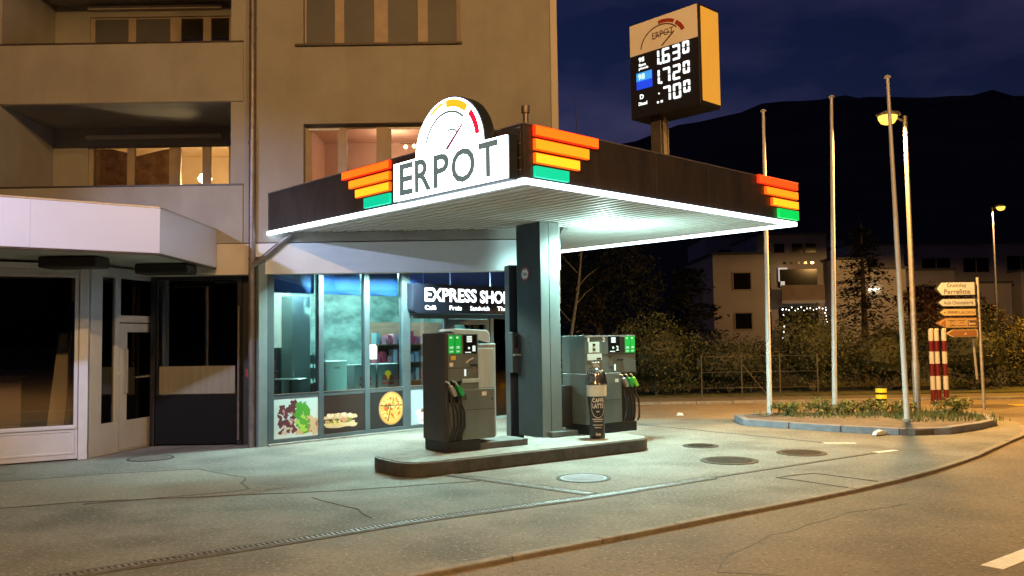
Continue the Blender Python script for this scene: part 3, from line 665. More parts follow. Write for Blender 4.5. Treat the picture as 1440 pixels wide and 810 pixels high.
box('ceiling', white_render, SH, 0, 6.6, .17, 3.4, 3.30, 3.36)
box('inner_column', mat('pale_green_paint', (.42, .56, .52), (.50, .64, .60), .9, .6), SH, .82, 1.22, .45, .85, .03, 2.72, bevel=.01)
for x_, y_, e in ((.75, .24, .16), (2.2, .9, .8), (4.4, 1.2, .7)):
    box('ceiling_light', emat('shop_tube', (.8, 1, .97), 3), SH, x_-.4, x_+.4, y_-.04, y_+.04, 3.26, 3.295)
    lamp('ceiling_lamp', (x_, y_, 3.1), E_SHOP*e*.8, (.66, 1.0, .92), SH, .3)
for k, x_ in enumerate((1.35, 2.1, 2.85)):
    MB().lathe([(.06, 3.375), (.06, 3.415)], 14, c=(x_, -.62)).build('spot_lens', DOWN, SH)
    lamp('soffit_spot', (x_, -.62, 3.30), E_SHOP*.62, (.66, 1.0, .86), SH, .06, 'SPOT', 150, .4)
# sign over the shop door
SS = thing('shop_sign', 'navy light box reading EXPRESS SHOP in glowing white letters over the door', 'sign', (-4.44, 15.29, 0), 45)
mb = MB(); pts = [(3.17, 2.995)] + [(3.27+.10*math.cos(R(a)), 2.49+.10*math.sin(R(a))) for a in range(180, 271, 15)] + [(6.5, 2.39), (6.5, 2.995)]
mb.prismy(pts, -.25, -.06); mb.build('box', sign_navy, SS, bevel=.004)
gl = emat('letter_glow', (.93, .97, 1.0), 2.6)
mb = MB(); put_text(mb, 'EXPRESS', 3.48, 4.93, 2.625, 2.915, -.255, .028); put_text(mb, 'SHOP', 5.03, 5.93, 2.615, 2.895, -.255, .028); mb.build('lettering', gl, SS)
for s_, a, b in (('Café', 3.48, 3.78), ('Frais', 4.15, 4.49), ('Sandwich', 4.74, 5.31), ('Thé', 5.55, 5.85)):
    mb = MB(); put_text(mb, s_, a, b, 2.455, 2.55, -.255, .016); mb.build('small_lettering', gl, SS)
# posters
def poster(x0, x1, base, label, draw):
    t = thing('poster', label, 'poster', (-4.44, 15.29, 0), 45, None)
    box('sheet', base, t, x0, x1, -.045, -.035, .10, .812)
    draw(t, x0, x1)
rg = random.Random(5)
def cm_(name, c): return mat('print_'+name, c, None, rough=.5)
def blobs(t, name, items):
    for k, (nm, c, L) in enumerate(items):
        mb = MB()
        for i, (cx, cz, rx, rz, rot) in enumerate(L):
            pts = []
            n = 12; ph = rg.uniform(0, 6)
            for j in range(n):
                a = 2*math.pi*j/n; r_ = 1+.22*math.sin(3*a+ph)+.12*math.sin(7*a+ph*2)
                px, pz = rx*r_*math.cos(a), rz*r_*math.sin(a); pts.append((cx+px*math.cos(rot)-pz*math.sin(rot), cz+px*math.sin(rot)+pz*math.cos(rot)))
            yy = -.0456-.0003*(k)-.00002*i
            mb.prismy(pts, yy, -.0452)
        stuff(mb.build(nm, cm_(nm+name, c), t))
def rnd(n, x0, x1, z0, z1, a, b): return [(rg.uniform(x0, x1), rg.uniform(z0, z1), rg.uniform(a, b), rg.uniform(a, b)*.8, rg.uniform(0, 3)) for _ in range(n)]
pale = cm_('pale_blue', (.55, .68, .70)); dkp = cm_('dark_maroon', (.014, .005, .006)); blk = cm_('black_slate', (.007, .007, .010))
def d1(t, a, b):
    blobs(t, '_salad', [('wrap', (.55, .42, .28), [(a+.75, .30, .17, .12, .5), (a+.70, .42, .12, .10, .3), (a+.84, .26, .08, .16, .2), (a+.55, .21, .10, .08, .2)]),
        ('radicchio', (.10, .02, .03), rnd(30, a+.12, a+.44, .22, .74, .035, .08)), ('radicchio_rib', (.48, .22, .24), rnd(12, a+.15, a+.45, .25, .66, .015, .045)),
        ('onion', (.55, .45, .40), rnd(8, a+.2, a+.45, .18, .40, .02, .05)),
        ('lettuce', (.07, .30, .03), rnd(22, a+.44, a+.70, .20, .68, .05, .095)), ('lettuce_light', (.33, .55, .09), rnd(12, a+.48, a+.70, .2, .5, .025, .055)),
        ('crust', (.30, .17, .08), rnd(10, a+.68, a+.92, .16, .44, .015, .035))])
def d2(t, a, b):
    blobs(t, '_sandwich', [('bread', (.62, .47, .30), [(a+.30, .41, .36, .055, 0), (a+.60, .39, .14, .06, .1), (a+.32, .25, .36, .05, 0), (a+.62, .25, .12, .06, 0)]),
        ('filling', (.20, .22, .04), rnd(16, a+.03, a+.66, .29, .35, .02, .045)), ('ham', (.55, .25, .16), rnd(12, a+.05, a+.6, .28, .37, .015, .04)),
        ('cheese', (.66, .55, .18), rnd(10, a+.03, a+.4, .24, .33, .02, .04)), ('bread_shine', (.78, .68, .52), rnd(8, a+.05, a+.6, .41, .45, .02, .05))])
def d3(t, a, b):
    mb = MB(); mb.ell(a+.52, .48, .31, .33, -.0462, -.0452, 40); mb.build('pizza_crust', cm_('crust', (.50, .24, .08)), t)
    mb = MB(); mb.ell(a+.52, .48, .275, .295, -.0466, -.0463, 36); mb.build('pizza_cheese', cm_('pizza_cheese', (.72, .36, .08)), t)
    tops = [('tomato', (.55, .07, .02), 26, .018, .038), ('cheese', (.85, .62, .22), 30, .012, .035), ('olive', (.04, .02, .02), 12, .010, .018), ('basil', (.08, .22, .03), 10, .012, .026)]
    for k, (nm, c, n, lo, hi) in enumerate(tops):
        mb = MB()
        for i in range(n):
            r_ = math.sqrt(rg.random())*.25; th = rg.uniform(0, 6.3); q = rg.uniform(lo, hi); mb.ell(a+.52+r_*math.cos(th), .50+1.1*r_*math.sin(th), q, q*rg.uniform(.6, 1), -.0468-.0002*k-.00001*i, -.0467, 9)
        stuff(mb.build(nm, cm_(nm+'_pizza', c), t))
    mb = MB(); mb.prismy([(a+.25, .53), (a+.79, .52), (a+.79, .535), (a+.25, .55)], -.0482, -.0478); mb.prismy([(a+.50, .53), (a+.515, .53), (a+.44, .22), (a+.42, .22)], -.0482, -.0478); mb.build('cut_line', dkp, t)
def d4(t, a, b):
    blobs(t, '_coffee', [('saucer', (.72, .74, .74), [(a+.32, .27, .20, .15, 0)]), ('cup', (.85, .86, .86), [(a+.33, .33, .13, .10, 0)]), ('coffee', (.16, .08, .04), [(a+.33, .38, .08, .035, 0)]), ('plate_shade', (.4, .44, .48), [(a+.32, .18, .16, .02, 0)])])
poster(.15, 1.075, pale, 'poster of salad wrap with red and green lettuce on pale blue', d1)
poster(1.195, 2.115, dkp, 'poster of long filled sandwich on dark maroon ground', d2)
poster(2.245, 3.045, blk, 'poster of sliced pizza on black ground', d3)
poster(3.255, 4.19, cm_('coffee_blue', (.36, .46, .58)), 'poster of white coffee cup half hidden by the left pump', d4)
nt_ = tag(MB().prismy([(2.265, 1.47), (2.44, 1.47), (2.45, 1.70), (2.40, 1.76), (2.265, 1.755)], -.012, -.008).build('paper_notice', print_white), 'white paper notice taped on the third shop window pane', 'notice')
nt_.matrix_world = SI
# goods behind the glass
fr = thing('freezer', 'pale cabinet with plain white door behind the second shop window pane', 'fridge', (*shw(1.72, .5), .03), 45)
box('body', mat('pale_enamel', (.62, .74, .73), (.68, .8, .79), 2, .35), fr, -.23, .23, -.2, .2, 0, 1.42, bevel=.015)
box('badge', mat('badge_grey', (.35, .42, .42), None), fr, -.06, .06, -.206, -.201, 1.27, 1.31)
steel_c = mat('cooler_grey', (.22, .27, .28), (.28, .33, .34), 2, .4, .2)
for x_, lb in ((2.42, 'left grey drinks cooler with yellow and red emblem in the shop window'), (2.98, 'right grey drinks cooler with yellow and red emblem in the shop window')):
    t = thing('drinks_cooler', lb, 'cooler', (*shw(x_, .55), .03), 45, 'drinks coolers in the shop window')
    box('body', steel_c, t, -.26, .26, -.2, .2, 0, 1.33, bevel=.02)
    lg = MB(); lg.ell(0, 1.10, .09, .09, -.206, -.201, 18); lg.build('sun_disc', emat('emblem_yellow', (.75, .5, .02), .35), t)
    lg = MB(); lg.prismy([(-.15, 1.04), (-.1, 1.12), (-.03, 1.07), (-.02, .99), (-.12, .99)], -.209, -.2061); lg.prismy([(.15, 1.04), (.12, .99), (.02, .99), (.03, 1.07), (.1, 1.12)], -.209, -.2061); lg.box(-.15, .15, -.209, -.2061, .90, .96)
    lg.build('emblem', mat('emblem_red', (.5, .06, .05), None), t)
tb = thing('bar_table', 'round high table behind the first shop window pane', 'table', (*shw(.72, .32), .03), 45)
MB().lathe([(.28, 1.10), (.30, 1.115), (.28, 1.13)], 24).build('table_top', mat('table_grey', (.3, .36, .35), None, rough=.3), tb, smooth=True)
MB().cyl((0, 0, .02), (0, 0, 1.10), .03, n=10).build('stem', column_pale, tb, smooth=True)
MB().lathe([(.22, 0), (.2, .02)], 20).build('foot', column_pale, tb, smooth=True)
for k, (dx, dy, c, lb) in enumerate(((.02, -.05, (.6, .65, .62), 'small white sugar shaker on the high table'), (.09, .05, (.25, .3, .28), 'small dark bottle on the high table'))):
    p = shw(.72+dx, .32+dy)
    o = MB().lathe([(.03, 0), (.032, .07), (.015, .10), (.015, .14)], 12).build('shaker', mat('shaker%d' % k, c, None, rough=.3), smooth=True); o.location = (*p, 1.16); tag(o, lb, 'shaker')
pr = thing('product_rack', 'wire rack of small red and white goods left of the white cabinet', 'rack', (*shw(1.36, .5), .03), 45)
for z in (.5, .8, 1.1, 1.38): box('shelf', column_pale, pr, -.15, .13, -.15, .15, z, z+.012)
MB().box(-.15, -.135, -.15, -.135, 0, 1.6).box(.115, .13, -.15, -.135, 0, 1.6).box(-.15, -.135, .135, .15, 0, 1.6).box(.115, .13, .135, .15, 0, 1.6).build('upright', column_pale, pr)
pk = [mat('pack_%d' % i, c, None, rough=.5) for i, c in enumerate(((.45, .05, .08), (.6, .62, .6), (.3, .08, .12), (.12, .2, .22), (.55, .3, .32)))]
for z in (.52, .82, 1.115, 1.395):
    for k in range(4):
        h = rg.uniform(.1, .2); box('pack', pk[rg.randrange(5)], pr, -.13+k*.065, -.075+k*.065, -.12, -.02+rg.uniform(0, .1), z, z+h)
gs = thing('goods_shelf', 'low shelf of bottles along the inside of the first window pane', 'shelf', (*shw(.22, .75), .03), 45)
for z in (.45, .85, 1.25): box('shelf', column_pale, gs, 0, .45, -.1, .12, z, z+.015)
box('panel', shop_frame, gs, -.03, -.002, -.12, .14, 0, 1.7); box('panel', shop_frame, gs, .452, .48, -.12, .14, 0, 1.7)
bt = MB().lathe([(.03, 0), (.03, .13), (.012, .18), (.012, .22)], 10)
for z in (.47, .87, 1.267):
    for k in range(6):
        o = bt.build('bottle', pk[(k*2+int(z*10)) % 5], gs, smooth=True); o.location = (.045+k*.07, rg.uniform(-.05, .05), z)
ds = thing('reflection_shelf', 'tall brown goods shelf standing in for the reflection in the glass left of the pump', 'shelf', (*shw(3.75, 1.1), .03), 45)  # brown shelf put in for the brown reflection in the door glass
wood = mat('shelf_wood', (.20, .12, .07), (.28, .17, .1), 3, .6, stretch=(1, 1, 6))
box('back', wood, ds, -.6, 1.9, .2, .24, 0, 2.2)
for z in (.5, .9, 1.3, 1.7):
    box('shelf', wood, ds, -.6, 1.9, -.12, .199, z, z+.025)
    for k in range(16): 
        h = rg.uniform(.12, .28); box('pack', pk[rg.randrange(5)], ds, -.57+k*.152, -.47+k*.152, -.08, .1, z+.026, z+.026+h)

# ------------------------------------------------------------------ closed shop on the left
CS = thing('closed_shop', 'dark empty shop with white frames and a pale projecting awning', 'shop', (-7.93, 13.28, 0), 31)
f = MB(); f.wall(-6, 1.06, .02, 3.06, 0, .07, [(-.95, 1.0, .56, 2.93), (-3.2, -1.1, .56, 2.93), (-5.6, -3.35, .56, 2.93)])
fo = f.build('window_frame', frame_white, CS, bevel=.006)
for a, b in ((-.95, 1.0), (-3.2, -1.1), (-5.6, -3.35)):
    box('pane', retail_glass, CS, a, b, .03, .04, .56, 2.93)
    mb = MB(); mb.wall(a-.02, b+.02, .10, .48, -.012, -.001, [(a+.02, b-.02, .13, .45)]); mb.build('panel_moulding', frame_white, CS, bevel=.003)
    box('window_sill', frame_white, CS, a-.03, b+.03, -.03, -.002, .50, .545, bevel=.006)
    mb = MB(); mb.wall(a-.05, b+.05, .51, 2.98, -.02, -.003, [(a+.0, b-.0, .56, 2.93)]); mb.build('glazing_bead', frame_white, CS, bevel=.004)
box('corner_post', frame_white, CS, 1.065, 1.20, -.03, .12, 0, 3.14, bevel=.01)
box('head', white_render, CS, -6, 1.06, .0, .1, 3.065, 3.155)
DWF = frame((-6.93, 13.9, 0), 79); DI = frame((-7.93, 13.28, 0), 31).inverted() @ DWF
dw = MB(); dw.T = DI
dw.wall(.10, 2.55, .0, 3.15, 0, .08, [(.38, .72, .52, 2.98), (.86, 1.98, 2.34, 2.98), (2.08, 2.42, .48, 2.98), (.84, 2.0, .02, 2.22)]); dw.build('entrance_frame', frame_white, CS, bevel=.005)
for a, b, c, d in ((.38, .72, .52, 2.98), (.86, 1.98, 2.34, 2.98), (2.08, 2.42, .48, 2.98)):
    mb = MB(); mb.T = DI; mb.box(a, b, .03, .04, c, d); mb.build('pane', retail_glass, CS)
mb = MB(); mb.T = DI; mb.wall(.86, 1.98, .03, 2.20, .01, .065, [(1.06, 1.84, .52, 2.05)]); do = mb.build('door', frame_white, CS, bevel=.004)
mb = MB(); mb.T = DI; mb.box(1.06, 1.84, .03, .04, .52, 2.05); mb.build('pane', retail_glass, do)
mb = MB(); mb.T = DI; mb.tube([(.98, .01, 1.0), (.98, -.05, 1.0), (.98, -.05, 1.75), (.98, .01, 1.75)], .016, 8); mb.build('handle', trim_light, do, smooth=True)
mb = MB(); mb.T = DI; mb.box(1.30, 1.75, .0, .008, 1.24, 1.265); mb.cyl((1.62, .01, 1.26), (1.62, -.05, 1.26), .022, n=10); mb.build('push_bar', trim_light, do)
for z in (.5, 1.2, 1.9):
    mb = MB(); mb.T = DI; mb.cyl((1.99, -.015, z), (1.99, -.015, z+.12), .014, n=8); mb.build('hinge', trim_light, do)
mb = MB(); mb.T = DI; mb.ell(.80, 1.34, .03, .03, -.012, -.001, 14); mb.build('bell_button', print_white, CS)
# interior of the dark shop
dkw = mat('dark_interior', (.10, .09, .10), (.14, .13, .14), 1, .9); mauve = mat('mauve_reflection', (.36, .28, .29), (.46, .36, .37), 1.4, .6)
CSI = frame((-7.93, 13.28, 0), 31)
mb = MB(); mb.room(-6, .95, .12, 4.0, .0, 3.1); mb.build('interior', dkw, CS)
box('reflection_wall', mauve, CS, -5, .3, 1.8, 1.95, .01, 1.28); box('counter_top', print_black, CS, -5, .35, 1.6, 2.0, 1.282, 1.33)  # mauve wall stands in for the ground reflected in the panes
bd = thing('leaning_board', 'tall cream board leaning inside the dark shop window', 'board', tuple(CSI @ Vector((.62, .55, .02))), 31)
mb = MB(); mb.add([(-.02, 0, 0), (.24, .0, 0), (.40, .25, 2.02), (.20, .25, 2.02), (-.02, .04, 0), (.24, .04, 0), (.40, .29, 2.02), (.20, .29, 2.02)], [(0, 1, 2, 3), (7, 6, 5, 4), (0, 4, 5, 1), (2, 6, 7, 3), (1, 5, 6, 2), (0, 3, 7, 4)])
mb.build('panel', mat('cream_board', (.62, .54, .40), (.7, .62, .48), 2, .7), bd)
mb = MB(); mb.add([(.26, .05, 0), (.52, .1, 0), (.60, .3, 1.95), (.42, .3, 1.95), (.26, .08, 0), (.52, .13, 0), (.60, .33, 1.95), (.42, .33, 1.95)], [(0, 1, 2, 3), (7, 6, 5, 4), (0, 4, 5, 1), (2, 6, 7, 3), (1, 5, 6, 2), (0, 3, 7, 4)])
mb.build('brown_panel', mat('brown_board', (.26, .18, .11), None), bd)
# awning (part of the closed shop)
AW = CSI.inverted()
A0, A1, A2 = (-12.0, 7.54), (-5.21, 12.59), (-5.262, 15.16)
def strip_wall(p, q, z0, z1, th, name, m, bevel=.004):
    a, b = Vector(p), Vector(q); t = (b-a); L = t.length; ang = math.degrees(math.atan2(t.y, t.x))
    mb = MB(); mb.T = AW @ frame((*p, 0), ang); mb.box(0, L, 0, th, z0, z1); return mb.build(name, m, CS, bevel)
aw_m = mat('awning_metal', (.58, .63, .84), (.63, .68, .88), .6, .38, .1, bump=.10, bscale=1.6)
segs = [A0]; d_ = Vector(A1)-Vector(A0)
cuts = (0, .55, .80, 1.0)
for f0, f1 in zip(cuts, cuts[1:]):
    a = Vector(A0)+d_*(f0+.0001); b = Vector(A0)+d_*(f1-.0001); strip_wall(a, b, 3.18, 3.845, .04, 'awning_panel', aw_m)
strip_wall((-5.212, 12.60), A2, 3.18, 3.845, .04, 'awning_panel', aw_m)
for p, q in ((A0, A1), ((-5.21, 12.60), A2)):
    strip_wall(p, q, 3.15, 3.178, .06, 'awning_edge', coping_m); 
    a = Vector(p); strip_wall(p, q, 3.847, 3.875, .05, 'awning_trim', trim_light)
mb = MB(); mb.T = AW; mb.prism([(-12, 7.6), (-5.26, 12.63), (-5.31, 15.1), (-14, 15.1), (-16, 9)], 3.20, 3.24); mb.build('awning_soffit', mat('soffit_paint', (.40, .40, .36), (.46, .46, .42), 1, .8), CS)
mb = MB(); mb.T = AW; mb.prism([(-12, 7.62), (-5.28, 12.63), (-5.32, 15.1), (-14, 15.1), (-16, 9)], 3.80, 3.83); mb.build('awning_roof', roof_m, CS)
for x0, x1, y0, y1 in ((-7.2, -6.3, 12.9, 13.35), (-6.35, -5.45, 14.3, 14.75)):
    mb = MB(); mb.T = AW; mb.box(x0, x1, y0, y1, 3.02, 3.19); mb.build('blind_cassette', rubber, CS, bevel=.03)
# dark lobby
LO = thing('glazed_lobby', 'dark glazed entrance with frosted band between the closed shop and the downpipe', 'entrance', (-6.45, 15.5, 0))
box('pane', dark_pane, LO, 0, 1.45, .0, .012, .78, 3.1)
box('lower_panel', mat('lobby_dark', (.005, .005, .006), None, rough=.8, spec=.2), LO, -.02, 1.47, -.02, .03, .03, .90); box('frosted_band', mat('frosted_film', (.19, .18, .145), (.23, .215, .175), 2, .7, stretch=(6, 1, .3)), LO, .05, 1.42, -.012, -.002, .925, 1.425)
box('frame_post', navy_edge, LO, 1.47, 1.55, -.05, .05, 0, 3.2); box('frame_post', navy_edge, LO, -.1, -.022, -.05, .05, 0, 3.2)
box('head', navy_edge, LO, -.022, 1.47, -.04, .05, 2.98, 3.2)
MB().cyl((1.51, -.1, .1), (1.51, -.1, 2.5), .022, n=8).build('pull_rail', grey_pipe, LO)
box('side_panel', rubber, LO, 1.55, 1.86, .0, .06, 0, 3.4)
box('call_box', mat('call_box_red', (.30, .03, .03), None), LO, 1.62, 1.70, -.04, -.001, 1.22, 1.36)
MB().tube([(1.2, -.05, 3.12), (1.65, -.05, 3.1), (1.74, -.06, 3.0), (1.74, -.06, 1.5)], .018, 8).build('conduit', galv, LO, smooth=True)
mb = MB(); mb.room(-.1, 1.8, .1, 2.4, 0, 3.2); mb.build('interior', mat('lobby_wall', (.16, .14, .12), (.2, .18, .16), 1, .8), LO)
f2 = MB(); f2.wall(.3, 1.25, .05, 2.85, 1.2, 1.26, [(.4, 1.02, .2, 2.05), (.4, 1.02, 2.2, 2.75), (1.07, 1.17, .2, 2.75)]); f2.build('inner_door_frame', galv, LO)
box('inner_curtain', mat('brown_curtain', (.25, .15, .07), None), LO, 1.3, 1.75, 1.2, 1.24, .1, 2.2)
lamp('lobby_light', (.9, 1.9, 2.6), 1.2, (1, .8, .55), LO, .1)

# ------------------------------------------------------------------ pump island
IS = thing('pump_island', 'raised concrete pump island with dark painted edge', 'island', (0, 0, 0), 35)
def rounded(x0, x1, y0, y1, r):
    o = []
    for cx, cy, a0 in ((x1-r, y1-r, 0), (x0+r, y1-r, 90), (x0+r, y0+r, 180), (x1-r, y0+r, 270)):
        o += [(cx+r*math.cos(R(a0+k*15)), cy+r*math.sin(R(a0+k*15))) for k in range(7)]
    return o
MB().prism(rounded(5.37, 9.95, 10.14, 11.45, .42), 0, .19).build('kerb_edge', island_side, IS, bevel=.015)
MB().prism(rounded(5.40, 9.92, 10.17, 11.42, .40), .19, .202).build('top_slab', concrete, IS)
plc = mat('plinth_paint', (.075, .08, .08), (.12, .125, .12), 4, .7, bump=.3, bscale=30)
box('plinth', plc, IS, 6.32, 7.78, 10.74, 11.28, .203, .30, bevel=.01)
box('plinth', plc, IS, 8.6, 9.15, 11.2, 11.9, .203, .29, bevel=.01)

# ------------------------------------------------------------------ pumps
def nozzle(t, x, y, z, m, s=1):
    b = MB(); b.T = Matrix.Translation((x, y, z)) @ Matrix.Rotation(R(-28), 4, 'Y')
    b.prismy([(-.03, .0), (.03, -.01), (.035, .1), (.02, .17), (-.02, .17), (-.03, .1)], -.06, .02)
    nz = b.build('nozzle', m, t, bevel=.008)
    b2 = MB(); b2.T = b.T.copy(); b2.tube([(0, -.02, .16), (0, -.02, .22), (-.03, -.0, .26)], .014, 8); b2.build('spout', noz_pale, nz, smooth=True)
    b3 = MB(); b3.T = b.T.copy(); b3.tube([(.03, -.03, .02), (.055, -.03, .0), (.045, -.03, -.07), (.0, -.03, -.07)], .01, 6); b3.build('grip_guard', rubber, nz, smooth=True)
def hose(t, x0, z0, x1, zb_, y, sag=0):
    pts = [(x0, y, z0), (x0-.005, y-.035, z0-.1), (x0+.01+sag, y-.05, (z0+zb_)/2+.1), (x0+.02+sag, y-.05, zb_+.2), (x1+sag*.4, y-.04, zb_+.05), (x1, y-.01, zb_)]
    P = []
    for i in range(len(pts)-1):
        for k in range(4):
            f_ = k/4; P.append(tuple(np.array(pts[i])*(1-f_)+np.array(pts[i+1])*f_))
    P.append(pts[-1]); MB().tube(P, .016, 8).build('hose', rubber, t, smooth=True)
def green_panel(t, x0, x1, z0, z1, y):
    p = box('price_panel', green_lit, t, x0, x1, y-.008, y-.001, z0, z1)
    mb = MB(); xm = (x0+x1)/2; mb.box(xm-.004, xm+.004, y-.012, y-.0082, z0, z1)
    mb.build('divider', mat('divider_green', (0, .12, .02), None), p)
    tx = MB(); h = z1-z0
    for cx0, cx1 in ((x0+.015, xm-.02), (xm+.02, x1-.02)):
        put_text(tx, '95' if cx0 < xm else '98', cx0, cx0+(cx1-cx0)*.6, z1-.05, z1-.02, y-.0095, .02)
        put_text(tx, '1.630' if cx0 < xm else '1.720', cx0, cx1-.01, z0+.075, z0+.11, y-.0095, .02); put_text(tx, 'CHF/l', cx0, cx1-.01, z0+.02, z0+.045, y-.0095, .01)
    tx.build('panel_text', lcd, p)
def display(t, x0, x1, z0, z1, y, num):
    p = box('display', screen_dark, t, x0, x1, y-.012, y-.001, z0, z1, bevel=.004)
    tx = MB(); w_ = x1-x0; h = z1-z0
    for k in range(3): tx.box(x0+w_*.25, x0+w_*.62, y-.0155, y-.0125, z1-.045-k*.032, z1-.02-k*.032)
    put_text(tx, num, x0+w_*.66, x0+w_*.88, z0+h*.12, z0+h*.42, y-.014, .03); tx.ell(x0+w_*.4, z0+h*.3, .018, .018, y-.0155, y-.0125, 10)
    tx.box(x0+w_*.12, x0+w_*.55, y-.0155, y-.0125, z0+h*.05, z0+h*.10)
    tx.build('display_digits', lcd, p)
P1 = thing('fuel_pump', 'dark fuel pump with silver hood and two nozzles on the left of the island', 'fuel pump', (-.987, 12.395, .2), 35, 'fuel pumps on the island')
box('base', rubber, P1, .005, .60, .0, .62, .003, .165, bevel=.005)
box('side_panel', pump_dark, P1, -.012, .05, -.01, .64, .166, 1.735, bevel=.006)
box('upper_cabinet', pump_grey, P1, .052, .575, .0, .62, 1.03, 1.725, bevel=.008)
box('lower_cabinet', pump_grey, P1, .27, .85, -.015, .60, .17, .905, bevel=.01)
box('hose_recess', rubber, P1, .052, .268, .05, .6, .166, 1.028)
box('front_skirt', pump_grey, P1, .052, .268, .03, .048, .17, .72, bevel=.003)
box('trim_rail', pump_silver, P1, .28, .575, -.022, -.001, 1.0, 1.06, bevel=.004)
box('mid_panel', pump_grey, P1, .272, .575, .002, .6, .907, 1.0)
box('silver_tower', pump_silver, P1, .58, .965, .12, .60, .167, 1.57, bevel=.012)
box('tower_apron', pump_silver, P1, .58, .86, .02, .118, .907, 1.50, bevel=.006)
rw = MB()
for k in range(7): rw.box(.61+k*.05, .64+k*.05, .112, .1195, 1.515, 1.545)
rw.build('tower_rivets', trim_light, P1)
hd = MB(); hd.prismy([(.30, 1.728), (.93, 1.572), (.93, 1.73), (.88, 1.775), (.30, 1.80), (.24, 1.76)], .22, .62); hd.build('hood', pump_silver, P1, bevel=.012)
for k in range(4):
    for j in range(3): box('keypad_key', trim_light, P1, .47+j*.022, .485+j*.022, -.007, -.001, 1.14+k*.024, 1.156+k*.024)
box('panel_seam', rubber, P1, .29, .835, -.018, -.0155, .60, .606); box('panel_seam', rubber, P1, .055, .572, -.003, -.0005, 1.215, 1.221)
box('safety_label', print_white, P1, .62, .70, -.018, -.0155, .80, .86); box('safety_label', mat('label_yellow', (.7, .55, .05), None), P1, .10, .18, -.005, -.001, 1.34, 1.40)
box('card_reader', rubber, P1, .42, .55, -.02, -.001, 1.245, 1.275, bevel=.004); box('fuel_number', print_white, P1, .075, .135, -.004, -.001, 1.245, 1.30)
green_panel(P1, .06, .275, 1.43, 1.70, 0); display(P1, .31, .545, 1.425, 1.705, 0, '1')
box('card_slot', lcd, P1, .325, .355, -.008, -.001, 1.10, 1.20); MB().tube([(.36, -.005, 1.29), (.40, -.03, 1.33), (.47, -.03, 1.36)], .012, 8).build('lock_lever', trim_light, P1, smooth=True)
MB().ell(.80, .75, .012, .016, -.022, -.0155, 10).build('lock', rubber, P1)
nozzle(P1, .13, -.03, .82, noz_pale); nozzle(P1, .25, -.03, .82, noz_green)
for k, (a, b) in enumerate(((.09, .06), (.135, .10), (.215, .18), (.25, .215))): hose(P1, a, .80, b, .18, -.01, .02*(k % 2))
P2 = thing('fuel_pump', 'dark grey fuel pump with three green nozzles on the right of the island', 'fuel pump', (1.25, 14.434, .2), 35, 'fuel pumps on the island')
box('base', rubber, P2, .0, 1.10, .0, .62, .003, .165, bevel=.005)
box('upper_cabinet', pump_grey, P2, -.05, 1.105, .0, .62, 1.03, 1.67, bevel=.008)
box('lower_cabinet', pump_grey, P2, -.05, .755, -.015, .62, .17, 1.025, bevel=.01)
box('hose_recess', rubber, P2, .757, 1.10, .06, .6, .166, 1.028)
box('side_cabinet', pump_dark, P2, -.60, -.055, .35, .70, .12, .82, bevel=.012)
box('top_edge', trim_light, P2, -.05, 1.105, -.006, -.001, 1.64, 1.668)
for k in range(4):
    for j in range(3): box('keypad_key', trim_light, P2, .50+j*.022, .515+j*.022, -.007, -.001, 1.14+k*.024, 1.156+k*.024)
box('panel_seam', rubber, P2, -.03, .735, -.018, -.0155, .56, .566); box('panel_seam', rubber, P2, -.045, 1.10, -.003, -.0005, 1.345, 1.351)
box('safety_label', print_white, P2, .60, .68, -.018, -.0155, .86, .92); box('card_reader', rubber, P2, .66, .80, -.02, -.001, 1.235, 1.265, bevel=.004)
green_panel(P2, .86, 1.09, 1.36, 1.65, 0); display(P2, .47, .735, 1.37, 1.65, 0, '2')
box('blank_panel', rubber, P2, .75, .85, -.007, -.001, 1.37, 1.64)
nm = MB(); put_text(nm, '1', .01, .05, 1.56, 1.635, -.008, .03); put_text(nm, '2', .34, .40, 1.56, 1.635, -.008, .03); nm.build('pump_number', print_white, P2)
st = box('sticker', mat('sticker_mint', (.60, .74, .70), None), P2, .03, .27, -.006, -.001, 1.38, 1.56); mb = MB()
mb.box(.12, .18, -.009, -.0065, 1.49, 1.53); mb.box(.12, .18, -.009, -.0065, 1.41, 1.45); mb.build('pictogram', print_black, st)
st = box('sticker', mat('sticker_pale', (.62, .74, .74), None), P2, .0, .32, -.006, -.001, 1.25, 1.36); box('barcode', print_black, st, .2, .3, -.009, -.0065, 1.26, 1.29)
box('card_slot', lcd, P2, .60, .63, -.008, -.001, 1.06, 1.17); MB().ell(.52, 1.30, .012, .018, -.01, -.001, 8).build('lock', rubber, P2)
for k, m in enumerate((noz_pale, noz_green, noz_lime)): nozzle(P2, .84+k*.11, -.03, .78, m)
for k, (a, b) in enumerate(((.80, .79), (.85, .86), (.92, .93), (.99, 1.0), (1.06, 1.10))): hose(P2, a, .74, b, .18, -.01, .03 if k == 4 else .0)
box('nozzle_hood', rubber, P2, .76, 1.09, -.05, -.001, 1.0, 1.035, bevel=.005)
